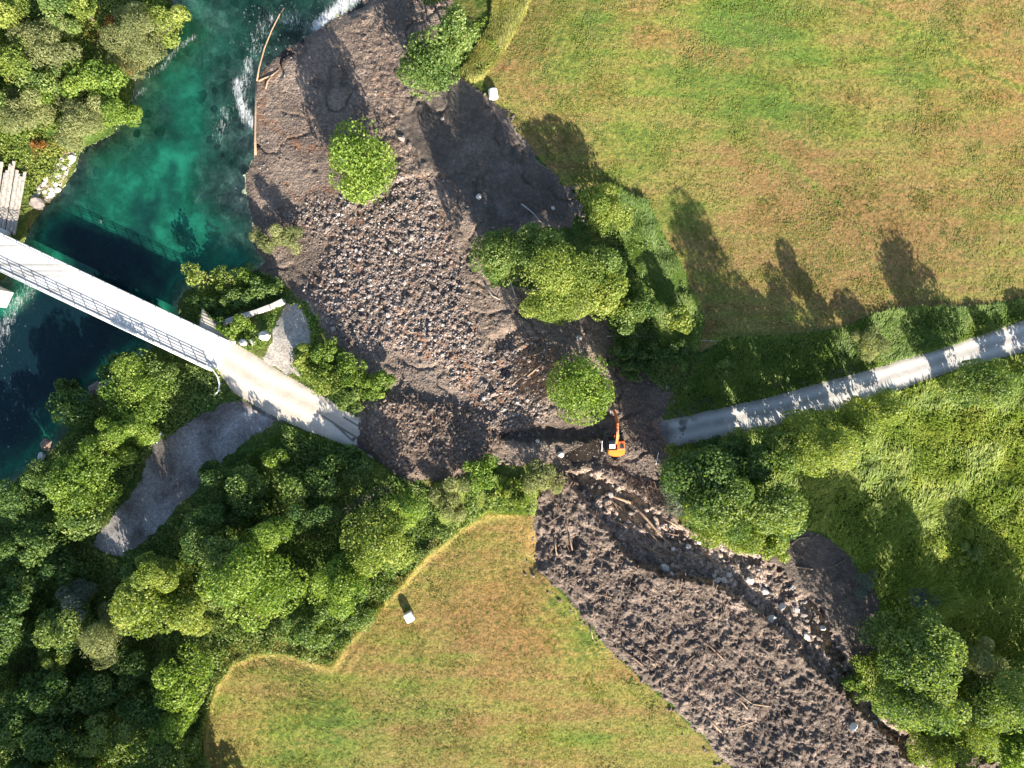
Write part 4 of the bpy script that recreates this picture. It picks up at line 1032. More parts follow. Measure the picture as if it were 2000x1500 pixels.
undergrowth('undergrowth', [VERGE, SPIT, BUSHY, WALLB, [(560,590),(620,590),(640,680),(600,735),(540,720)]], 220000, MT['leaf_bright'], 1.0, .36, .16, 'leafy undergrowth along the river spit, wall and field corner', .34)
AUT = [(170,20),(200,20),(215,60),(225,110),(205,100),(165,80)]; AUT2 = [(210,115),(275,115),(280,165),(240,165)]; AUT3 = [(60,260),(120,260),(130,300),(60,310)]
BELT = [(1140,440),(1215,400),(1262,410),(1300,480),(1340,560),(1372,628),(1360,760),(1300,770),(1220,700),(1180,640),(1215,520)]
undergrowth('undergrowth', [BELT], 260000, MT['leaf_mid'], 1.3, .42, .18, 'dense green undergrowth belt between the willow clump and the upper field', .36)
undergrowth('undergrowth', [AUT, AUT2, AUT3], 90000, MT['leaf_rust'], .7, .36, .16, 'rusty orange undergrowth between the west bank willows', .30)

def blades(name, poly, n, mat, hmin, hmax, lean, label, wfun=None, width=.05, per=4, seed=5, onfield=False):
    rng = np.random.default_rng(seed); a = np.array(poly)
    ok = lambda u, v: (sdf(poly, u, v) < -1) * ((samp(field, u, v) > .9) if onfield else (samp(veg, u, v) > .35)) * (wfun(u, v) if wfun else 1.0)
    u, v = scatter(n, max(a[:, 0].min(), -60), min(a[:, 0].max(), 2070), max(a[:, 1].min(), -60), min(a[:, 1].max(), 1570), ok, rng)
    m = len(u) * per
    u = np.repeat(u, per) + rng.normal(size=m) * 2.0; v = np.repeat(v, per) + rng.normal(size=m) * 2.0
    z = samp(Z, u, v) - .03; k = S * (H - z) / H
    b = np.stack([(u - 1000) * k, (750 - v) * k, z], -1)
    h = rng.uniform(hmin, hmax, m) * (.5 + .8 * vnoise(u * .03, v * .03, 3))
    ang = lean + 1.2 * (fbm(u * .012, v * .012, 88, 3) - .5) * 4 + rng.normal(size=m) * .45
    l = h * rng.uniform(.45, 1.1, m)
    d = np.stack([np.cos(ang), np.sin(ang), np.zeros(m)], -1); sx = np.stack([-np.sin(ang), np.cos(ang), np.zeros(m)], -1) * (width * rng.uniform(.7, 1.4, m))[:, None]
    mid = b + d * (l * .35)[:, None]; mid[:, 2] += h * .7
    tip = b + d * l[:, None]; tip[:, 2] += h
    vs = np.stack([b - sx, mid - sx * .8, tip, mid + sx * .8], 1).reshape(-1, 3)
    t = np.repeat(np.clip(.15 + .6 * fbm(u * .02, v * .02, 90, 3) + rng.normal(size=m) * .2, 0, 1), 4)
    o = put(name, np_mesh(name, vs, np.arange(4 * m).reshape(m, 4), mat, False, {'tint': t}))
    return tag(o, label, 'grass', kind='stuff')
GLP = [(1310,885),(1500,842),(1700,786),(1850,732),(2000,692),(2090,670),(2090,1570),(1990,1500),(1790,1450),(1695,1350),(1660,1290),(1725,1190),(1665,1090),(1600,1036),(1545,1036),(1400,1045),(1335,1000)]
blades('tall_grass', GLP, 62000, MT['blade'], .45, .95, 1.9, 'tall yellow-green grass of the uncut hayfield on the right', None, .06, 5, 5)
LUSH = [(1180,370),(1262,402),(1302,480),(1342,560),(1376,628),(1360,700),(1300,690),(1260,560),(1215,470)]
blades('tall_grass', LUSH, 30000, MT['blade_lush'], .5, 1.1, 1.7, 'lush green reed-like grass strip beside the willows', None, .07, 5, 6)
VER2 = [(1365,700),(1420,662),(1560,655),(1640,642),(1720,612),(1800,600),(1900,602),(2000,584),(2090,560),(2090,605),(2000,628),(1850,678),(1700,722),(1500,776),(1330,815),(1320,780)]
blades('tall_grass', VER2, 34000, MT['blade_lush'], .3, .75, 2.0, 'green verge grass between the upper field and the right road', None, .05, 4, 7)
RIM = [(860,1075),(700,1255),(640,1310),(560,1285),(500,1285),(450,1305),(420,1350),(400,1440),(385,1440),(395,1340),(430,1270),(500,1235),(600,1250),(650,1280),(760,1140),(880,1025),(960,975),(1045,985),(1045,1010),(955,1010),(900,1045)]
blades('tall_grass', RIM, 40000, MT['blade_dry'], .3, .7, 0.5, 'dry yellow uncut grass along the rim of the lower field', None, .05, 4, 8)
TIPG = [(870,1040),(850,950),(960,935),(1045,950),(1045,1005),(955,1000)]
blades('tall_grass', TIPG, 34000, MT['blade'], .4, .9, 1.5, 'yellow-green long grass at the tip of the lower field', None, .06, 4, 9)
VNE = [(1065,-50),(992,90),(945,155),(920,165),(900,140),(950,60),(990,-50)]
blades('tall_grass', VNE, 22000, MT['blade_dry'], .4, .9, 1.2, 'long pale grass at the left edge of the upper field', None, .06, 4, 10)
TRI = [(560,835),(700,880),(790,945),(700,950),(600,1000),(440,930)]
blades('tall_grass', TRI, 30000, MT['blade_lush'], .3, .8, 1.4, 'shaded green grass in the triangle below the bridge road', None, .06, 4, 11)
MT['blade_short'] = mat_leaf('grass_short', v3(.085, .140, .022), v3(.200, .235, .050), v3(.40, .32, .11), 0.5)
patchy = lambda u, v: .25 + .75 * sstep(.42, .62, fbm(u * .02, v * .02, 120, 4))
blades('short_grass', [(q[0], q[1]) for q in MEAD_N if q[1] > -100 and q[0] < 2200] + [(2100, -60)], 80000, MT['blade_short'], .06, .20, 2.0, 'short regrown grass tufts of the upper mown field', patchy, .055, 3, 21, True)
blades('short_grass', [(q[0], min(q[1], 1570)) for q in MEAD_S], 60000, MT['blade_short'], .06, .18, 1.0, 'short regrown grass tufts of the lower mown field', patchy, .055, 3, 22, True)
FIL = [(1310,880),(1480,845),(1480,858),(1320,895)]

# ------------------------------------------------------------------ stones
def ico(sub):
    bm = bmesh.new(); bmesh.ops.create_icosphere(bm, subdivisions=sub, radius=1.0)
    v = np.array([x.co[:] for x in bm.verts]); f = np.array([[q.index for q in p.verts] for p in bm.faces]); bm.free()
    return v, f
def rock_shape(rng, sub):
    v, f = ico(sub)
    v = v.copy()
    for _ in range(9):                                   # chipped planes
        d = rng.normal(size=3); d /= np.linalg.norm(d); o = rng.uniform(.55, .9)
        s = v @ d; v -= np.where(s > o, (s - o), 0)[:, None] * d
    v *= 1 + .10 * rng.normal(size=(len(v), 1))
    return v * np.array([1, rng.uniform(.65, .95), rng.uniform(.45, .8)]), f
ROCKS = [rock_shape(np.random.default_rng(900 + i), 2) for i in range(8)]
ROCKM = [np_mesh('stone', v, f, MT['stone'], False) for v, f in ROCKS]
for m in ROCKM: m.name = 'stone'
WROCKM = [np_mesh('stone', v, f, MT['stone_white'], False) for v, f in ROCKS[:4]]
rs = np.random.default_rng(44)
def place_stone(u, v, r, label, group, meshes=ROCKM, sink=.3):
    z = zat1(u, v) + r * .5 * (1 - sink); x, y = W(u, v, z)
    o = bpy.data.objects.new('boulder', meshes[rs.integers(len(meshes))]); COL.objects.link(o)
    o.location = (x, y, z); o.scale = (r, r * rs.uniform(.8, 1.1), r * rs.uniform(.8, 1.1)); o.rotation_euler = (rs.uniform(-.3, .3), rs.uniform(-.3, .3), rs.uniform(0, 6.28))
    return tag(o, label, 'boulder', group)
FIELD = 'grey boulder lying in the boulder field of the debris fan'
cnt = 0
uu, vv = scatter(60000, 560, 1100, 330, 860, lambda u, v: np.clip(samp(rock_in, u, v), 0, 1) ** 1.2 * .9, np.random.default_rng(3))
big_n = 190
for i in range(big_n): place_stone(uu[i], vv[i], rs.uniform(.22, .46) * (1 if rs.random() < .9 else 1.35), FIELD, 'boulders of the debris fan')
STRB = 'pale boulder lying among the stones of the stream bed'
us, vs_ = scatter(6000, 1100, 1850, 920, 1500, lambda u, v: (samp(sd['stream'], u, v) < -.3) * 1.0, np.random.default_rng(4))
for i in range(55): place_stone(us[i], vs_[i], rs.uniform(.3, .7), STRB, 'boulders along the stream', ROCKM if rs.random() < .82 else WROCKM)
SPEC = [(1299,1111,.85,'largest white boulder at the bend of the stream',None),(1312,1122,.45,'small white boulder touching the largest white one at the stream bend',None),(1345,1068,.5,'white boulder under the fringe of the clump above the stream',None),(1462,1132,.6,'white boulder in the middle of the stony stream reach',None),(1380,1110,.55,'whitish boulder just right of the deep stream shadow',None),(1528,1185,.8,'large pale boulder at the narrowing of the stream',None),(1505,1210,.9,'large grey-white boulder beside the dark stream pool',None),(1668,1420,.9,'pale boulder at the lower end of the stream',None),
 (187,757,1.3,'flat whitish rock at the dark water edge below the bridge',None),(92,868,1.2,'grey rock in the dark river beside the wooded bank',None),(80,892,.8,'smaller grey rock beside the rock in the dark river',None),(516,655,1.0,'white stone block beside the pale bank by the bridge road',None),(452,665,.7,'white stone at the road edge next to the bridge end',None),(475,670,.75,'white stone at the road edge, second from the bridge',None),(494,668,.6,'white stone at the road edge, third from the bridge',None),(864,232,.42,'single grey boulder on the smooth shaded mud',None),(935,384,.5,'pale slab boulder half sunk in the shaded mud',None),(1080,407,.38,'pale boulder at the corner of the mud near the upper field',None),(72,395,1.3,'shaded grey slab at the tip of the pebble shore',None),(10,520,1.2,'brown rock beside the west end of the bridge',None),(1095,888,.6,'pale boulder at the head of the stream by the brown pool',None),(1050,862,.35,'pale boulder at the broken road edge',None),(1130,660,.6,'grey boulder in the shade under the willow clump',None),(1150,652,.6,'second grey boulder in the shade under the willow clump',None),(657,1238,.4,'small pale stone at the dry corner of the lower field',None),(785,270,.7,'large boulder on the gravel above the lone round tree',None),(800,285,.6,'boulder at the foot of the gravel bank beside the lone tree',None),(765,225,.5,'boulder on the lit gravel bank between two tree shadows',None)]
for u, v, r, lb, _ in SPEC: place_stone(u, v, r, lb, None, WROCKM if ('white' in lb or 'pale' in lb) else ROCKM, .1)
SHORE = [(150,290),(128,350),(95,395),(62,400),(75,365),(105,330),(125,290)]
us2, vs2 = scatter(3000, 55, 155, 285, 405, lambda u, v: (sdf(SHORE, u, v) < 0) * 1.0, np.random.default_rng(6))
for i in range(min(34, len(us2))): place_stone(us2[i], vs2[i], rs.uniform(.3, .65), 'pale rounded boulder on the pebble shore of the west bank', 'boulders on the west shore', WROCKM)

ub, vb = scatter(4000, 150, 470, 90, 440, lambda u, v: (samp(d_riv, u, v) < -1.2) * (samp(d_riv, u, v) > -12) * 1.0, np.random.default_rng(61))
for i in range(46):
    r = rs.uniform(.45, 1.25); z = min(zat1(ub[i], vb[i]) + .15 * r, WATER - .18 - .42 * r); x, y = W(ub[i], vb[i], z)
    o = bpy.data.objects.new('boulder', ROCKM[rs.integers(8)]); COL.objects.link(o); o.location = (x, y, z); o.scale = (r, r * .9, r * .7); o.rotation_euler = (0, 0, rs.uniform(0, 6.28))
    tag(o, 'boulder seen under the clear green water above the bridge', 'boulder', 'boulders on the river bed')
V0, F0 = ico(1)
def stone_heap(name, u, v, rad, label, rng, tint=None, mat=None):
    n = len(u); z = samp(Z, u, v) + rad * .2; k = S * (H - z) / H
    c = np.stack([(u - 1000) * k, (750 - v) * k, z], -1)
    base = np.stack([rock_shape(np.random.default_rng(500 + i), 1)[0] for i in range(24)])
    sh = base[rng.integers(24, size=n)]
    a = rng.uniform(0, 6.28, n); ca, sa = np.cos(a)[:, None], np.sin(a)[:, None]
    x = sh[..., 0] * ca - sh[..., 1] * sa; y = sh[..., 0] * sa + sh[..., 1] * ca
    P = np.stack([x, y, sh[..., 2]], -1) * rad[:, None, None] + c[:, None]
    f = (F0[None] + (np.arange(n) * len(V0))[:, None, None]).reshape(-1, 3)
    t = np.repeat(rng.random(n) if tint is None else tint, len(V0))
    o = put(name, np_mesh(name, P.reshape(-1, 3), f, mat or MT['stone_t'], False, {'tint': t}))
    return tag(o, label, 'stones', kind='stuff')
rg = np.random.default_rng(8)
k0 = slice(big_n, big_n + 9500)
stone_heap('stones', uu[k0], vv[k0], .07 + .22 * rg.random(len(uu[k0])) ** 2, 'countless grey and brown stones of the debris fan', rg)
fu, fv = scatter(60000, 480, 1320, -50, 930, lambda u, v: (samp(fan_in, u, v) > .5) * (samp(mud_in, u, v) < .3) * (.10 + .25 * sstep(.45, .65, fbm(u * .02, v * .02, 33, 3))), rg)
stone_heap('stones', fu, fv, .06 + .16 * rg.random(len(fu)) ** 2, 'small scattered stones on the gravel bar', rg, rg.random(len(fu)) * .85)
k1 = slice(55, 2300)
stone_heap('stones', us[k1], vs_[k1], .08 + .24 * rg.random(len(us[k1])) ** 2, 'pale cobbles lining the stream bed', rg, .1 + .68 * rg.random(len(us[k1])) ** 1.3)
stone_heap('stones', us2[34:900], vs2[34:900], .07 + .2 * rg.random(len(us2[34:900])) ** 2, 'pale pebbles of the west shore', rg, .6 + .4 * rg.random(len(us2[34:900])))
cu_, cv_ = scatter(26000, 1030, 1810, 900, 1580, lambda u, v: (samp(clods, u, v) > .5) * .30, rg)
cu2, cv2 = scatter(9000, 690, 1000, 760, 945, lambda u, v: (samp(dam_in, u, v) > .4) * .30, rg)
cu3, cv3 = scatter(60000, 680, 1810, 120, 1580, lambda u, v: np.exp(-np.clip(samp(np.minimum.reduce([sd['slide'], sd['dam'], sd['fan']]), u, v), 0, 9) / .55) * (samp(np.minimum.reduce([sd['slide'], sd['dam'], sd['fan']]), u, v) > -.3) * (samp(d_riv, u, v) > 1) * .35, rg)
cu_ = np.concatenate([cu_, cu2, cu3]); cv2 = np.concatenate([cv2, cv3]); cv_ = np.concatenate([cv_, cv2])
MT['clod'] = mat_plain('earth_clod', (.155, .122, .100), 0.95, 0.1, var=0.5, scale=0.5, bump=0.6)
stone_heap('clods', cu_, cv_, .08 + .36 * rg.random(len(cu_)) ** 2.5, 'earth clods and turf lumps all over the mudslide', rg, mat=MT['clod'])

# ------------------------------------------------------------------ driftwood
def log(pts, r0, r1, label, mat='wood', group=None, dz=.12, name='log', forks=()):
    p3 = [P3(u, v, dz) for u, v in pts]
    base = p3[0].copy(); root = None
    # smooth: resample and keep on the ground
    mb = MB(); loc = [p - base for p in p3]
    n = len(loc); mb.tube(loc, [r0 + (r1 - r0) * i / (n - 1) for i in range(n)], 8)
    for fk in forks:
        q = [P3(u, v, dz) - base for u, v in fk]; mb.tube(q, [r1 * 1.2] + [r1 * .6] * (len(q) - 1), 6)
    o = mb.build(name, MT[mat], None); o.location = base
    return tag(o, label, 'log', group)
zr = WATER
def floatlog(pts, r0, r1, label):
    p3 = []
    for u, v in pts:
        z = max(zat1(u, v), WATER) + .12; x, y = W(u, v, z); p3.append(Vector((x, y, z)))
    b = p3[0].copy(); mb = MB(); mb.tube([p - b for p in p3], [r0 + (r1 - r0) * i / (len(p3) - 1) for i in range(len(p3))], 8)
    o = mb.build('log', MT['wood'], None); o.location = b; tag(o, label, 'log')
floatlog([(499,303),(498,270),(499,220),(500,165)], .20, .13, 'long straight pale log lying along the water edge of the gravel bar')
floatlog([(502,158),(506,132),(516,95),(530,60),(546,28),(555,15)], .14, .08, 'slender curved pale log reaching out into the whitewater')
floatlog([(505,158),(518,152),(530,148),(545,136)], .17, .08, 'forked pale log at the joint of the two long shore logs')
floatlog([(529,150),(522,160),(519,174)], .16, .10, 'short pale branch log beneath the forked shore log')
LOGS = [([(1182,963),(1205,972),(1232,982)],.28,.20,'thick pale trunk at the head of the stream below the excavator','wood'),
([(1232,980),(1262,1012),(1290,1045),(1312,1068)],.22,.14,'long pale trunk running down the stream bank','wood'),
([(1260,1030),(1290,1062),(1306,1078)],.18,.10,'pale trunk parallel to the long one, nearer the water','wood'),
([(1245,1060),(1280,1078),(1302,1088)],.16,.10,'reddish trunk lying across the stream gravel','wood'),
([(1270,1080),(1300,1072),(1322,1084)],.14,.08,'crooked root piece at the end of the stream log jam','wood'),
([(1290,1010),(1312,1020),(1330,1032)],.16,.10,'trunk lying at the edge of the clump above the stream','wood'),
([(1300,1040),(1325,1046)],.14,.08,'short trunk just under the clump above the stream','wood_dark'),
([(1375,1080),(1400,1102),(1420,1112)],.16,.10,'trunk on the smooth sand beside the white boulder','wood'),
([(1435,1075),(1460,1088)],.13,.08,'short trunk at the foot of the clump','wood'),
([(1546,1063),(1560,1052),(1582,1049)],.15,.10,'curved pale branch at the top of the shaded mud','wood'),
([(1556,1107),(1588,1112)],.13,.09,'straight pale stick log on the shaded mud','wood'),
([(1630,1105),(1648,1095),(1655,1090)],.12,.08,'thin log at the right rim of the shaded mud','wood_dark'),
([(1240,1262),(1290,1302)],.14,.10,'long dark trunk near the field edge of the mudslide','wood_dark'),
([(1218,1268),(1255,1300)],.14,.10,'dark trunk beside the long one near the field edge','wood_dark'),
([(1370,1245),(1415,1290)],.15,.10,'dark straight trunk in the middle of the mudslide','wood_dark'),
([(1430,1345),(1470,1375),(1505,1380)],.17,.10,'bent trunk low in the mudslide with a deep shadow','wood'),
([(1435,1355),(1460,1385)],.13,.08,'trunk crossing the bent one low in the mudslide','wood'),
([(1380,1400),(1408,1430)],.15,.10,'pale trunk near the lower field edge of the mudslide','wood'),
([(1440,1420),(1475,1408)],.12,.08,'thin branch log beside the big hole in the mudslide','wood'),
([(1152,1222),(1158,1248)],.12,.08,'short pale stick at the field edge of the mudslide','wood'),
([(1080,1000),(1086,1040)],.14,.10,'upright-lying log near the tip of the lower field','wood_dark'),
([(1082,1050),(1088,1085)],.15,.10,'reddish log at the upper left of the mudslide','wood'),
([(1070,1090),(1090,1110)],.13,.08,'short log beside the hole at the field edge','wood_dark'),
([(1110,1040),(1118,1075)],.14,.10,'log in the upper middle of the mudslide','wood_dark'),
([(1245,1140),(1250,1175)],.12,.08,'thin log just below the stream bank','wood_dark'),
([(1170,1160),(1195,1168)],.12,.08,'short log in the left part of the mudslide','wood_dark'),
([(1040,695),(1078,680)],.12,.08,'reddish branch on the brush pile right of the boulders','wood'),
([(1030,735),(1072,700)],.14,.08,'long branch across the brush pile right of the boulders','wood'),
([(1050,745),(1085,715)],.12,.07,'branch at the tree side of the brush pile','wood'),
([(1000,752),(1040,720)],.12,.07,'branch at the boulder side of the brush pile','wood'),
([(948,555),(962,578),(976,585)],.16,.07,'pale leaning stem lying below the half-bare willow','wood_grey'),
([(985,520),(997,550),(1008,582)],.15,.08,'straight pale stem beside the half-bare willow','wood_grey'),
([(1018,398),(1040,415),(1058,436)],.12,.07,'thin pale log in the dark gap above the willow clump','wood_grey'),
([(1185,657),(1200,656),(1240,657)],.10,.07,'pale fallen pole in the shade above the excavator','wood_grey'),
([(1242,657),(1300,660),(1395,666)],.07,.05,'thin fallen pole in the shaded shrubs','wood_grey'),
([(985,825),(1005,822),(1018,830)],.14,.08,'dark log at the brink of the road cut','wood_dark'),
([(1285,930),(1310,950)],.16,.1,'thick broken log in the shade below the excavator','wood'),
([(1205,960),(1212,945)],.12,.08,'short broken log standing up by the stream head','wood'),
]
for pts, r0, r1, lb, mt in LOGS: log(pts, r0, r1, lb, mt, 'logs and branches in the debris')
# brushwood: countless sticks
def sticks(u, v, lmin, lmax, ang0, spread, label, rng, mat):
    n = len(u); z = samp(Z, u, v) + .12; k = S * (H - z) / H
    c = np.stack([(u - 1000) * k, (750 - v) * k, z], -1)
    a = ang0 + rng.normal(size=n) * spread; L = rng.uniform(lmin, lmax, n) * .5; r = rng.uniform(.025, .06, n)
    d = np.stack([np.cos(a), np.sin(a), rng.normal(size=n) * .12], -1); s = np.stack([-np.sin(a), np.cos(a), np.zeros(n)], -1); up = np.array([0, 0, 1.])
    vs = []
    for e in (-1, 1):
        for q in ((s, 0.), (s * -.5, .87), (s * -.5, -.87)):
            vs.append(c + d * (e * L)[:, None] + (q[0] + up * q[1]) * (r * (1.1 if e < 0 else .6))[:, None])
    vs = np.stack(vs, 1).reshape(-1, 3)
    f = np.array([[0, 1, 4, 3], [1, 2, 5, 4], [2, 0, 3, 5]])
    o = put('brushwood', np_mesh('brushwood', vs, (f[None] + (np.arange(n) * 6)[:, None, None]).reshape(-1, 4), mat, False))
    return tag(o, label, 'brushwood', kind='stuff')
bu, bv = scatter(9000, 1040, 1800, 920, 1560, lambda u, v: (samp(clods, u, v) > .4) * .45, rg)
sticks(bu, bv, .5, 2.2, -.8, .8, 'broken sticks and roots strewn over the mudslide', rg, MT['wood_dark'])
JAM = [(1185,955),(1240,985),(1325,1075),(1310,1100),(1240,1070),(1200,1000)]
bu, bv = scatter(4000, 1180, 1330, 940, 1110, lambda u, v: (sdf(JAM, u, v) < 0) * .13, rg)
sticks(bu, bv, .8, 2.6, -.75, .3, 'pale splintered branches jammed along the stream head', rg, MT['wood'])
BR = [(1000,700),(1040,670),(1085,680),(1090,730),(1060,780),(1010,770)]
bu, bv = scatter(5000, 990, 1095, 660, 790, lambda u, v: (sdf(BR, u, v) < 0) * .2, rg)
sticks(bu, bv, .6, 2.4, .75, .35, 'pale brush pile of branches right of the boulder field', rg, MT['wood'])
bu, bv = scatter(4000, 700, 990, 770, 935, lambda u, v: (samp(dam_in, u, v) > .4) * .3, rg)
sticks(bu, bv, .4, 1.6, -.6, 1.0, 'twigs in the mud heap across the road', rg, MT['wood_dark'])
DJ = [(1215,930),(1310,945),(1318,1000),(1270,985),(1225,960)]
bu, bv = scatter(3000, 1210, 1320, 925, 1005, lambda u, v: (sdf(DJ, u, v) < 0) * .2, rg)
sticks(bu, bv, .6, 2.0, .5, .9, 'dark splintered branches below the excavator', rg, MT['wood_dark'])

# ------------------------------------------------------------------ bridge
BZ = .40
def bp(u, t, z=BZ):
    """point on the bridge: u = photograph column of the centre line, t = metres across (+ towards the upper edge)"""
    x, y = W(u, 492 + .472 * u, BZ); d = Vector((.904, -.427, 0)); nrm = Vector((.427, .904, 0))
    return Vector((x, y, z)) + nrm * t
bx0, bx1 = -150, 436
br = empty('bridge', bp(bx0, 0, BZ), 0, 'narrow white concrete bridge with railings crossing the green river', 'bridge')
br_inv = Vector(br.location)
def L(p): return p - br_inv
MB().beam(L(bp(bx0, 0, BZ - .30)), L(bp(bx1, 0, BZ - .30)), 4.3, .6).build('deck', MT['deck'], br)
for t in (-1.2, 1.2):
    MB().beam(L(bp(bx0, t, BZ - .98)), L(bp(bx1 - 30, t, BZ - .98)), .6, .75).build('girder', MT['concrete'], br)
for sgn, e1 in ((1, bx1 + 6), (-1, bx1 - 8)):
    MB().beam(L(bp(bx0, sgn * 2.36, BZ - .15)), L(bp(e1, sgn * 2.36, BZ - .15)), .42, .72, .03).build('edge_beam', MT['concrete'], br)
    rl = MB()
    for hz, r in ((.50, .035), (.80, .035), (1.10, .05), (1.36, .05)):
        rl.tube([L(bp(bx0, sgn * 2.36, BZ + hz)), L(bp(e1, sgn * 2.36, BZ + hz))], r, 6)
    ro = rl.build('railing', MT['steel'], br)
    nposts = 25
    for i in range(nposts):
        u = bx0 + (e1 - 2 - bx0) * i / (nposts - 1)
        MB().beam(L(bp(u, sgn * 2.36, BZ + .2)), L(bp(u, sgn * 2.36, BZ + 1.38)), .12, .09).build('post', MT['steel'], ro)
MB().box(L(bp(bx1 - 22, 0, BZ - 2.9)), (1.6, 4.6, 4.0), math.atan2(-.427, .904)).build('abutment', MT['concrete'], br)
MB().box(L(bp(-22, 0, BZ - 2.9)), (1.6, 6.2, 4.0), math.atan2(-.427, .904)).build('abutment', MT['concrete'], br)

# curved end of the guard rail
gpts = [(404,713,.75),(416,722,.75),(425,735,.72),(429,750,.62),(427,763,.45),(419,773,.2)]
gp = []
for u, v, dz in gpts:
    x, y = W(u, v, dz + .1); gp.append(Vector((x, y, dz + .1)))
gr = empty('guard_rail', (gp[0].x, gp[0].y, 0), 0, 'curved white guard rail end turning away from the bridge corner', 'guard rail')
g0 = Vector(gr.location)
mb = MB()
for a, b in zip(gp[:-1], gp[1:]): mb.beam(a - g0, b - g0 + (b - a).normalized() * .03, .10, .34)
mb.build('rail', MT['steel'], gr)
for p in (gp[1], gp[3], gp[4]):
    gz = ground_z_at(p.x, p.y); MB().beam(Vector((p.x, p.y, gz - .3)) - g0 + Vector((-.09, .03, 0)), p - g0 + Vector((-.09, .03, 0)), .1, .1).build('post', MT['steel'], gr)

# retaining wall beside the spit
wl = [(410,640),(440,628),(470,617),(500,608),(525,598),(550,586)]
w0 = P3(480, 640); wroot = None
mb = MB(); b0 = Vector((W(480, 613, 0)[0], W(480, 613, 0)[1], -3.9))
pts = [Vector((*W(u, v, .0), 0)) for u, v in wl]
for i, (a, b) in enumerate(zip(pts[:-1], pts[1:])):
    d = (b - a).normalized()
    hgt = 3.7 - .10 * i + (.12 if i % 2 else 0)
    mb.beam(a - b0 + Vector((0, 0, hgt / 2 - 3.9 + .0)) , b - b0 - d * .04 + Vector((0, 0, hgt / 2 - 3.9)), .75, hgt, .06)
wo = mb.build('retaining_wall', MT['wall_stone'], None); wo.location = b0
tag(wo, 'white stone retaining wall above the dark spit beside the bridge', 'wall')
# its return wing at the bridge
mb = MB(); a = Vector((*W(410, 640, 0), 0)); b = Vector((*W(402, 664, 0), 0)); mb.beam(Vector((0, 0, -2)), b - a + Vector((0, 0, -2)), .6, 3.6, .06)
wo = mb.build('retaining_wall', MT['stone_dark'], None); wo.location = a; tag(wo, 'short grey wing wall joining the white retaining wall to the bridge', 'wall')

# ------------------------------------------------------------------ timber pile on the west bank
for i in range(11):
    u0 = -16 + i * 4.7; zt = -.7 - .06 * i + (.12 if i % 2 else 0)
    rr = np.random.default_rng(300 + i)
    a = Vector((*W(u0 - 4, 462 + rr.uniform(-14, 6), zt), zt)); b = Vector((*W(u0 + 16 + rr.uniform(-2, 2), 312 + rr.uniform(-8, 24) + i, zt - .1), zt - .1))
    mb = MB(); mb.beam(Vector((0, 0, 0)), b - a, .27 + .08 * rr.random(), .3, .04)
    o = mb.build('timber', MT['wood_grey'], None); o.location = a
    tag(o, 'grey weathered timber in the long parallel pile beside the west bridge end', 'timber', 'timbers piled on the west bank')
mb = MB(); a = Vector((*W(2, 578, -2), -2.4)); mb.box((0, 0, 0), (2.2, 2.6, 2.6), -.44, 0, .06)
o = mb.build('concrete_block', MT['concrete'], None); o.location = a + Vector((-.8, 0, 0)); tag(o, 'pale concrete block below the bridge at the left edge', 'concrete block')

# ------------------------------------------------------------------ bales
def bale(u, v, ang, label):
    z = zat1(u, v); x, y = W(u, v, z + 1.1)
    bm = bmesh.new(); bmesh.ops.create_cone(bm, cap_ends=True, segments=40, radius1=.68, radius2=.68, depth=1.36, matrix=Matrix.Rotation(math.pi / 2, 4, 'X'))
    es = [e for e in bm.edges if len(e.link_faces) == 2 and any(len(f.verts) > 4 for f in e.link_faces)]
    bmesh.ops.bevel(bm, geom=es, offset=.10, segments=3, affect='EDGES', profile=.5)
    for vv_ in bm.verts: vv_.co.z = max(vv_.co.z, -.60)
    for f in bm.faces: f.smooth = len(f.verts) == 4
    me = bpy.data.meshes.new('hay_bale'); bm.to_mesh(me); bm.free(); me.materials.append(MT['wrap'])
    o = put('hay_bale', me, None, (x, y, z + .60)); o.rotation_euler = (0, 0, ang)
    tag(o, label, 'hay bale', 'white wrapped hay bales')
bale(798, 1207, math.atan2(-.37, .93) * -1 + .1, 'white plastic-wrapped hay bale standing in the middle of the lower field')
bale(963, 181, .12, 'white plastic-wrapped hay bale at the corner between grey mud and upper field')

# ------------------------------------------------------------------ barrier and marker poles
x, y = W(303, 855, -.4); bz = ground_z_at(x, y)
bt = empty('trestle_barrier', (x, y, bz), R(42), 'small white trestle barrier at the left edge of the gravel turnout', 'barrier')
MB().box((0, 0, .78), (2.0, .22, .10), bevel=.02).build('rail', MT['whitepaint'], bt)
for sx in (-.72, .72):
    MB().box((sx, 0, .36), (.12, .10, .74)).build('leg', MT['whitepaint'], bt)
    MB().box((sx, 0, .06), (.18, .95, .12), bevel=.02).build('foot', MT['whitepaint'], bt)
def pole(u, v, u2, v2, hgt, label):
    z = zat1(u, v); x, y = W(u, v, z); x2, y2 = W(u2, v2, z + hgt)
    p = empty('marker_pole', (x, y, z), 0, label, 'pole', 'pale marker poles by the excavator')
    mb = MB(); mb.tube([(0, 0, -.3), (x2 - x, y2 - y, hgt)], [.04, .032], 8); mb.build('shaft', MT['whitepaint'], p)
    q = Vector((x2 - x, y2 - y, hgt)); mb = MB(); mb.tube([q * .86, q * 1.01], .046, 8); mb.build('cap', MT['orange'] if 0 else MT['steel'], p)
pole(1176, 886, 1176, 861, 1.4, 'leaning pale marker pole just left of the excavator')
pole(1281, 912, 1286, 884, 1.6, 'leaning pale marker pole at the shaded end of the right road')

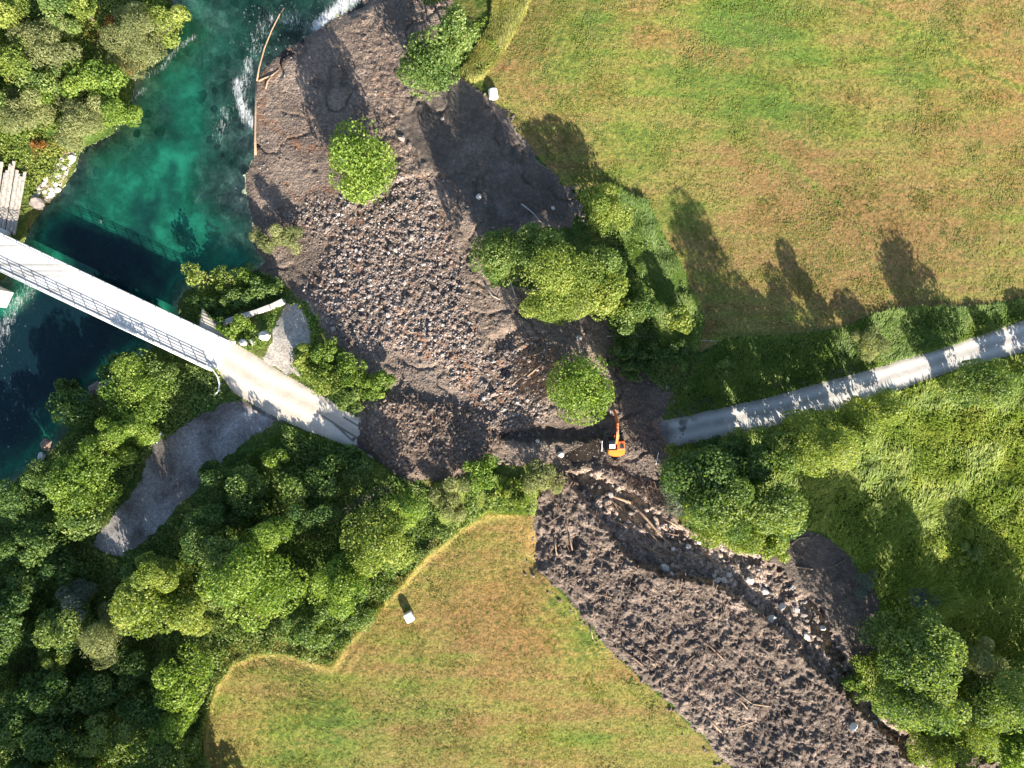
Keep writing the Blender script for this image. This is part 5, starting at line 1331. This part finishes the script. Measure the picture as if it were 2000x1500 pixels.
# ------------------------------------------------------------------ excavator
exz = zat1(1202, 870)
ex, ey = W(1203, 869, exz + 1.5)
exc = empty('excavator', (ex, ey, exz + .12), R(2.5), 'orange crawler excavator with raised boom clearing the road by the round tree', 'excavator')
for sx in (-1.0, 1.0):
    pts = [(-1.55, .12), (-1.35, 0), (1.35, 0), (1.6, .15), (1.68, .42), (1.5, .72), (1.2, .78), (-1.2, .78), (-1.5, .70), (-1.62, .40)]
    tk = MB().prism(pts, sx - .24, sx + .24, .03).build('track', MT['black'], exc)
    pads = MB()
    for i in range(15): pads.box((sx, -1.32 + i * .19, .79), (.52, .10, .06))
    pads.build('track_pads', MT['greysteel'], tk)
MB().box((0, 0, .55), (1.55, 1.9, .45), bevel=.05).build('chassis', MT['black'], exc)
MB().box((0, -.1, 1.02), (2.35, 2.7, .26), bevel=.05).build('turntable', MT['black'], exc)
# counterweight with rounded rear
bm = bmesh.new(); prof = []
for i in range(13):
    a = math.pi + math.pi * i / 12; prof.append((1.25 * math.cos(a), -1.05 + .62 * math.sin(a)))
prof = [(-1.25, -.62)] + prof + [(1.25, -.62)]
lo = [bm.verts.new((px_, py_, 1.12)) for px_, py_ in prof]; hi = [bm.verts.new((px_ * .96, py_ * .985, 1.95)) for px_, py_ in prof]
bm.faces.new(lo[::-1]); bm.faces.new(hi)
for i in range(len(prof)):
    j = (i + 1) % len(prof); bm.faces.new((lo[i], lo[j], hi[j], hi[i]))
bmesh.ops.recalc_face_normals(bm, faces=bm.faces[:]); bmesh.ops.bevel(bm, geom=[e for e in bm.edges if e.verts[0].co.z > 1.9 and e.verts[1].co.z > 1.9], offset=.09, segments=2, affect='EDGES')
me = bpy.data.meshes.new('counterweight'); bm.to_mesh(me); bm.free(); me.materials.append(MT['yellow']); put('counterweight', me, exc)
hood = MB().box((.62, -.05, 1.62), (1.15, 1.25, .95), bevel=.08).build('engine_hood', MT['orange'], exc)
MB().box((.75, -.15, 2.12), (.55, .6, .06)).build('hood_grille', MT['black'], hood)
MB().tube([(1.0, -.42, 2.05), (1.0, -.42, 2.55)], .07, 10).build('exhaust', MT['greysteel'], exc)
MB().box((.78, .92, 1.42), (.85, .65, .55), bevel=.05).build('toolbox', MT['black'], exc)
cab = MB().prism([(-.35, 1.15), (1.05, 1.15), (1.10, 1.9), (.72, 2.85), (-.35, 2.85)], -1.20, -.28, .05).build('cab', MT['black'], exc)
MB().box((-.74, -.05, 2.89), (.86, .62, .07), bevel=.03).build('roof_panel', MT['whitepaint'], cab)
MB().box((-.74, .46, 2.875), (.66, .34, .03)).build('roof_window', MT['glass'], cab)
MB().beam(Vector((-.74, 1.085, 2.0)), Vector((-.74, .77, 2.80)), .74, .03).build('windscreen', MT['glass'], cab)
MB().box((-1.225, .32, 2.2), (.03, 1.0, .85)).build('side_window', MT['glass'], cab)
MB().beam(Vector((-1.2, 1.1, 2.3)), Vector((-1.45, 1.3, 2.3)), .05, .05).build('mirror_arm', MT['black'], cab)
MB().box((0, -.55, 1.35), (.5, .5, .4), bevel=.04).build('boom_foot', MT['orange'], exc)
# boom rises, then falls forward to the stick
boomp = [(-.1, 1.55), (.75, 2.9), (1.7, 3.75), (3.1, 4.15), (3.15, 3.85), (1.85, 3.30), (1.05, 2.55), (.25, 1.35)]
boom = MB().prism(boomp, -.02 - .17, -.02 + .17, .03).build('boom', MT['orange'], exc)
for sx in (-.34, .30):
    MB().tube([(sx, .55, 1.25), (sx, 1.15, 2.3)], .09, 10).tube([(sx, 1.15, 2.3), (sx, 1.55, 3.15)], .05, 8).build('boom_cylinder', MT['orange'], boom)
stick = MB().prism([(2.75, 4.35), (3.3, 4.45), (4.75, 2.4), (4.95, 1.55), (4.72, 1.5), (4.3, 2.3), (3.0, 3.75)], -.15, .11, .03).build('stick', MT['orange'], exc)
MB().tube([(-.02, 1.9, 3.95), (-.02, 2.55, 4.4)], .08, 10).tube([(-.02, 2.55, 4.4), (-.02, 2.95, 4.42)], .045, 8).build('stick_cylinder', MT['greysteel'], stick)
bk = [(4.62, 1.75), (5.0, 1.75), (5.45, 1.35), (5.5, .85), (5.2, .45), (4.75, .35), (4.6, .55), (4.95, .75), (5.1, 1.0), (5.0, 1.3), (4.7, 1.45)]
bucket = MB().prism(bk, -.55, .51, .0).build('bucket', MT['greysteel'], exc)
for i in range(5): MB().box((-.48 + i * .23, 4.58, .40), (.09, .30, .07), 0, -.3).build('tooth', MT['greysteel'], bucket)
MB().box((-.02, 4.95, 1.72), (.36, .5, .22), bevel=.04).build('quick_coupler', MT['orange'], exc)

# small pale stump in the wood clearing
x, y = W(408, 1243, .3); sz = ground_z_at(x, y)
mb = MB(); mb.tube([(0, 0, -.2), (0, 0, .35)], [.36, .30], 12); o = mb.build('tree_stump', MT['wood'], None); o.location = (x, y, sz)
tag(o, 'pale cut stump in the sunlit clearing left of the field lobe', 'tree stump')
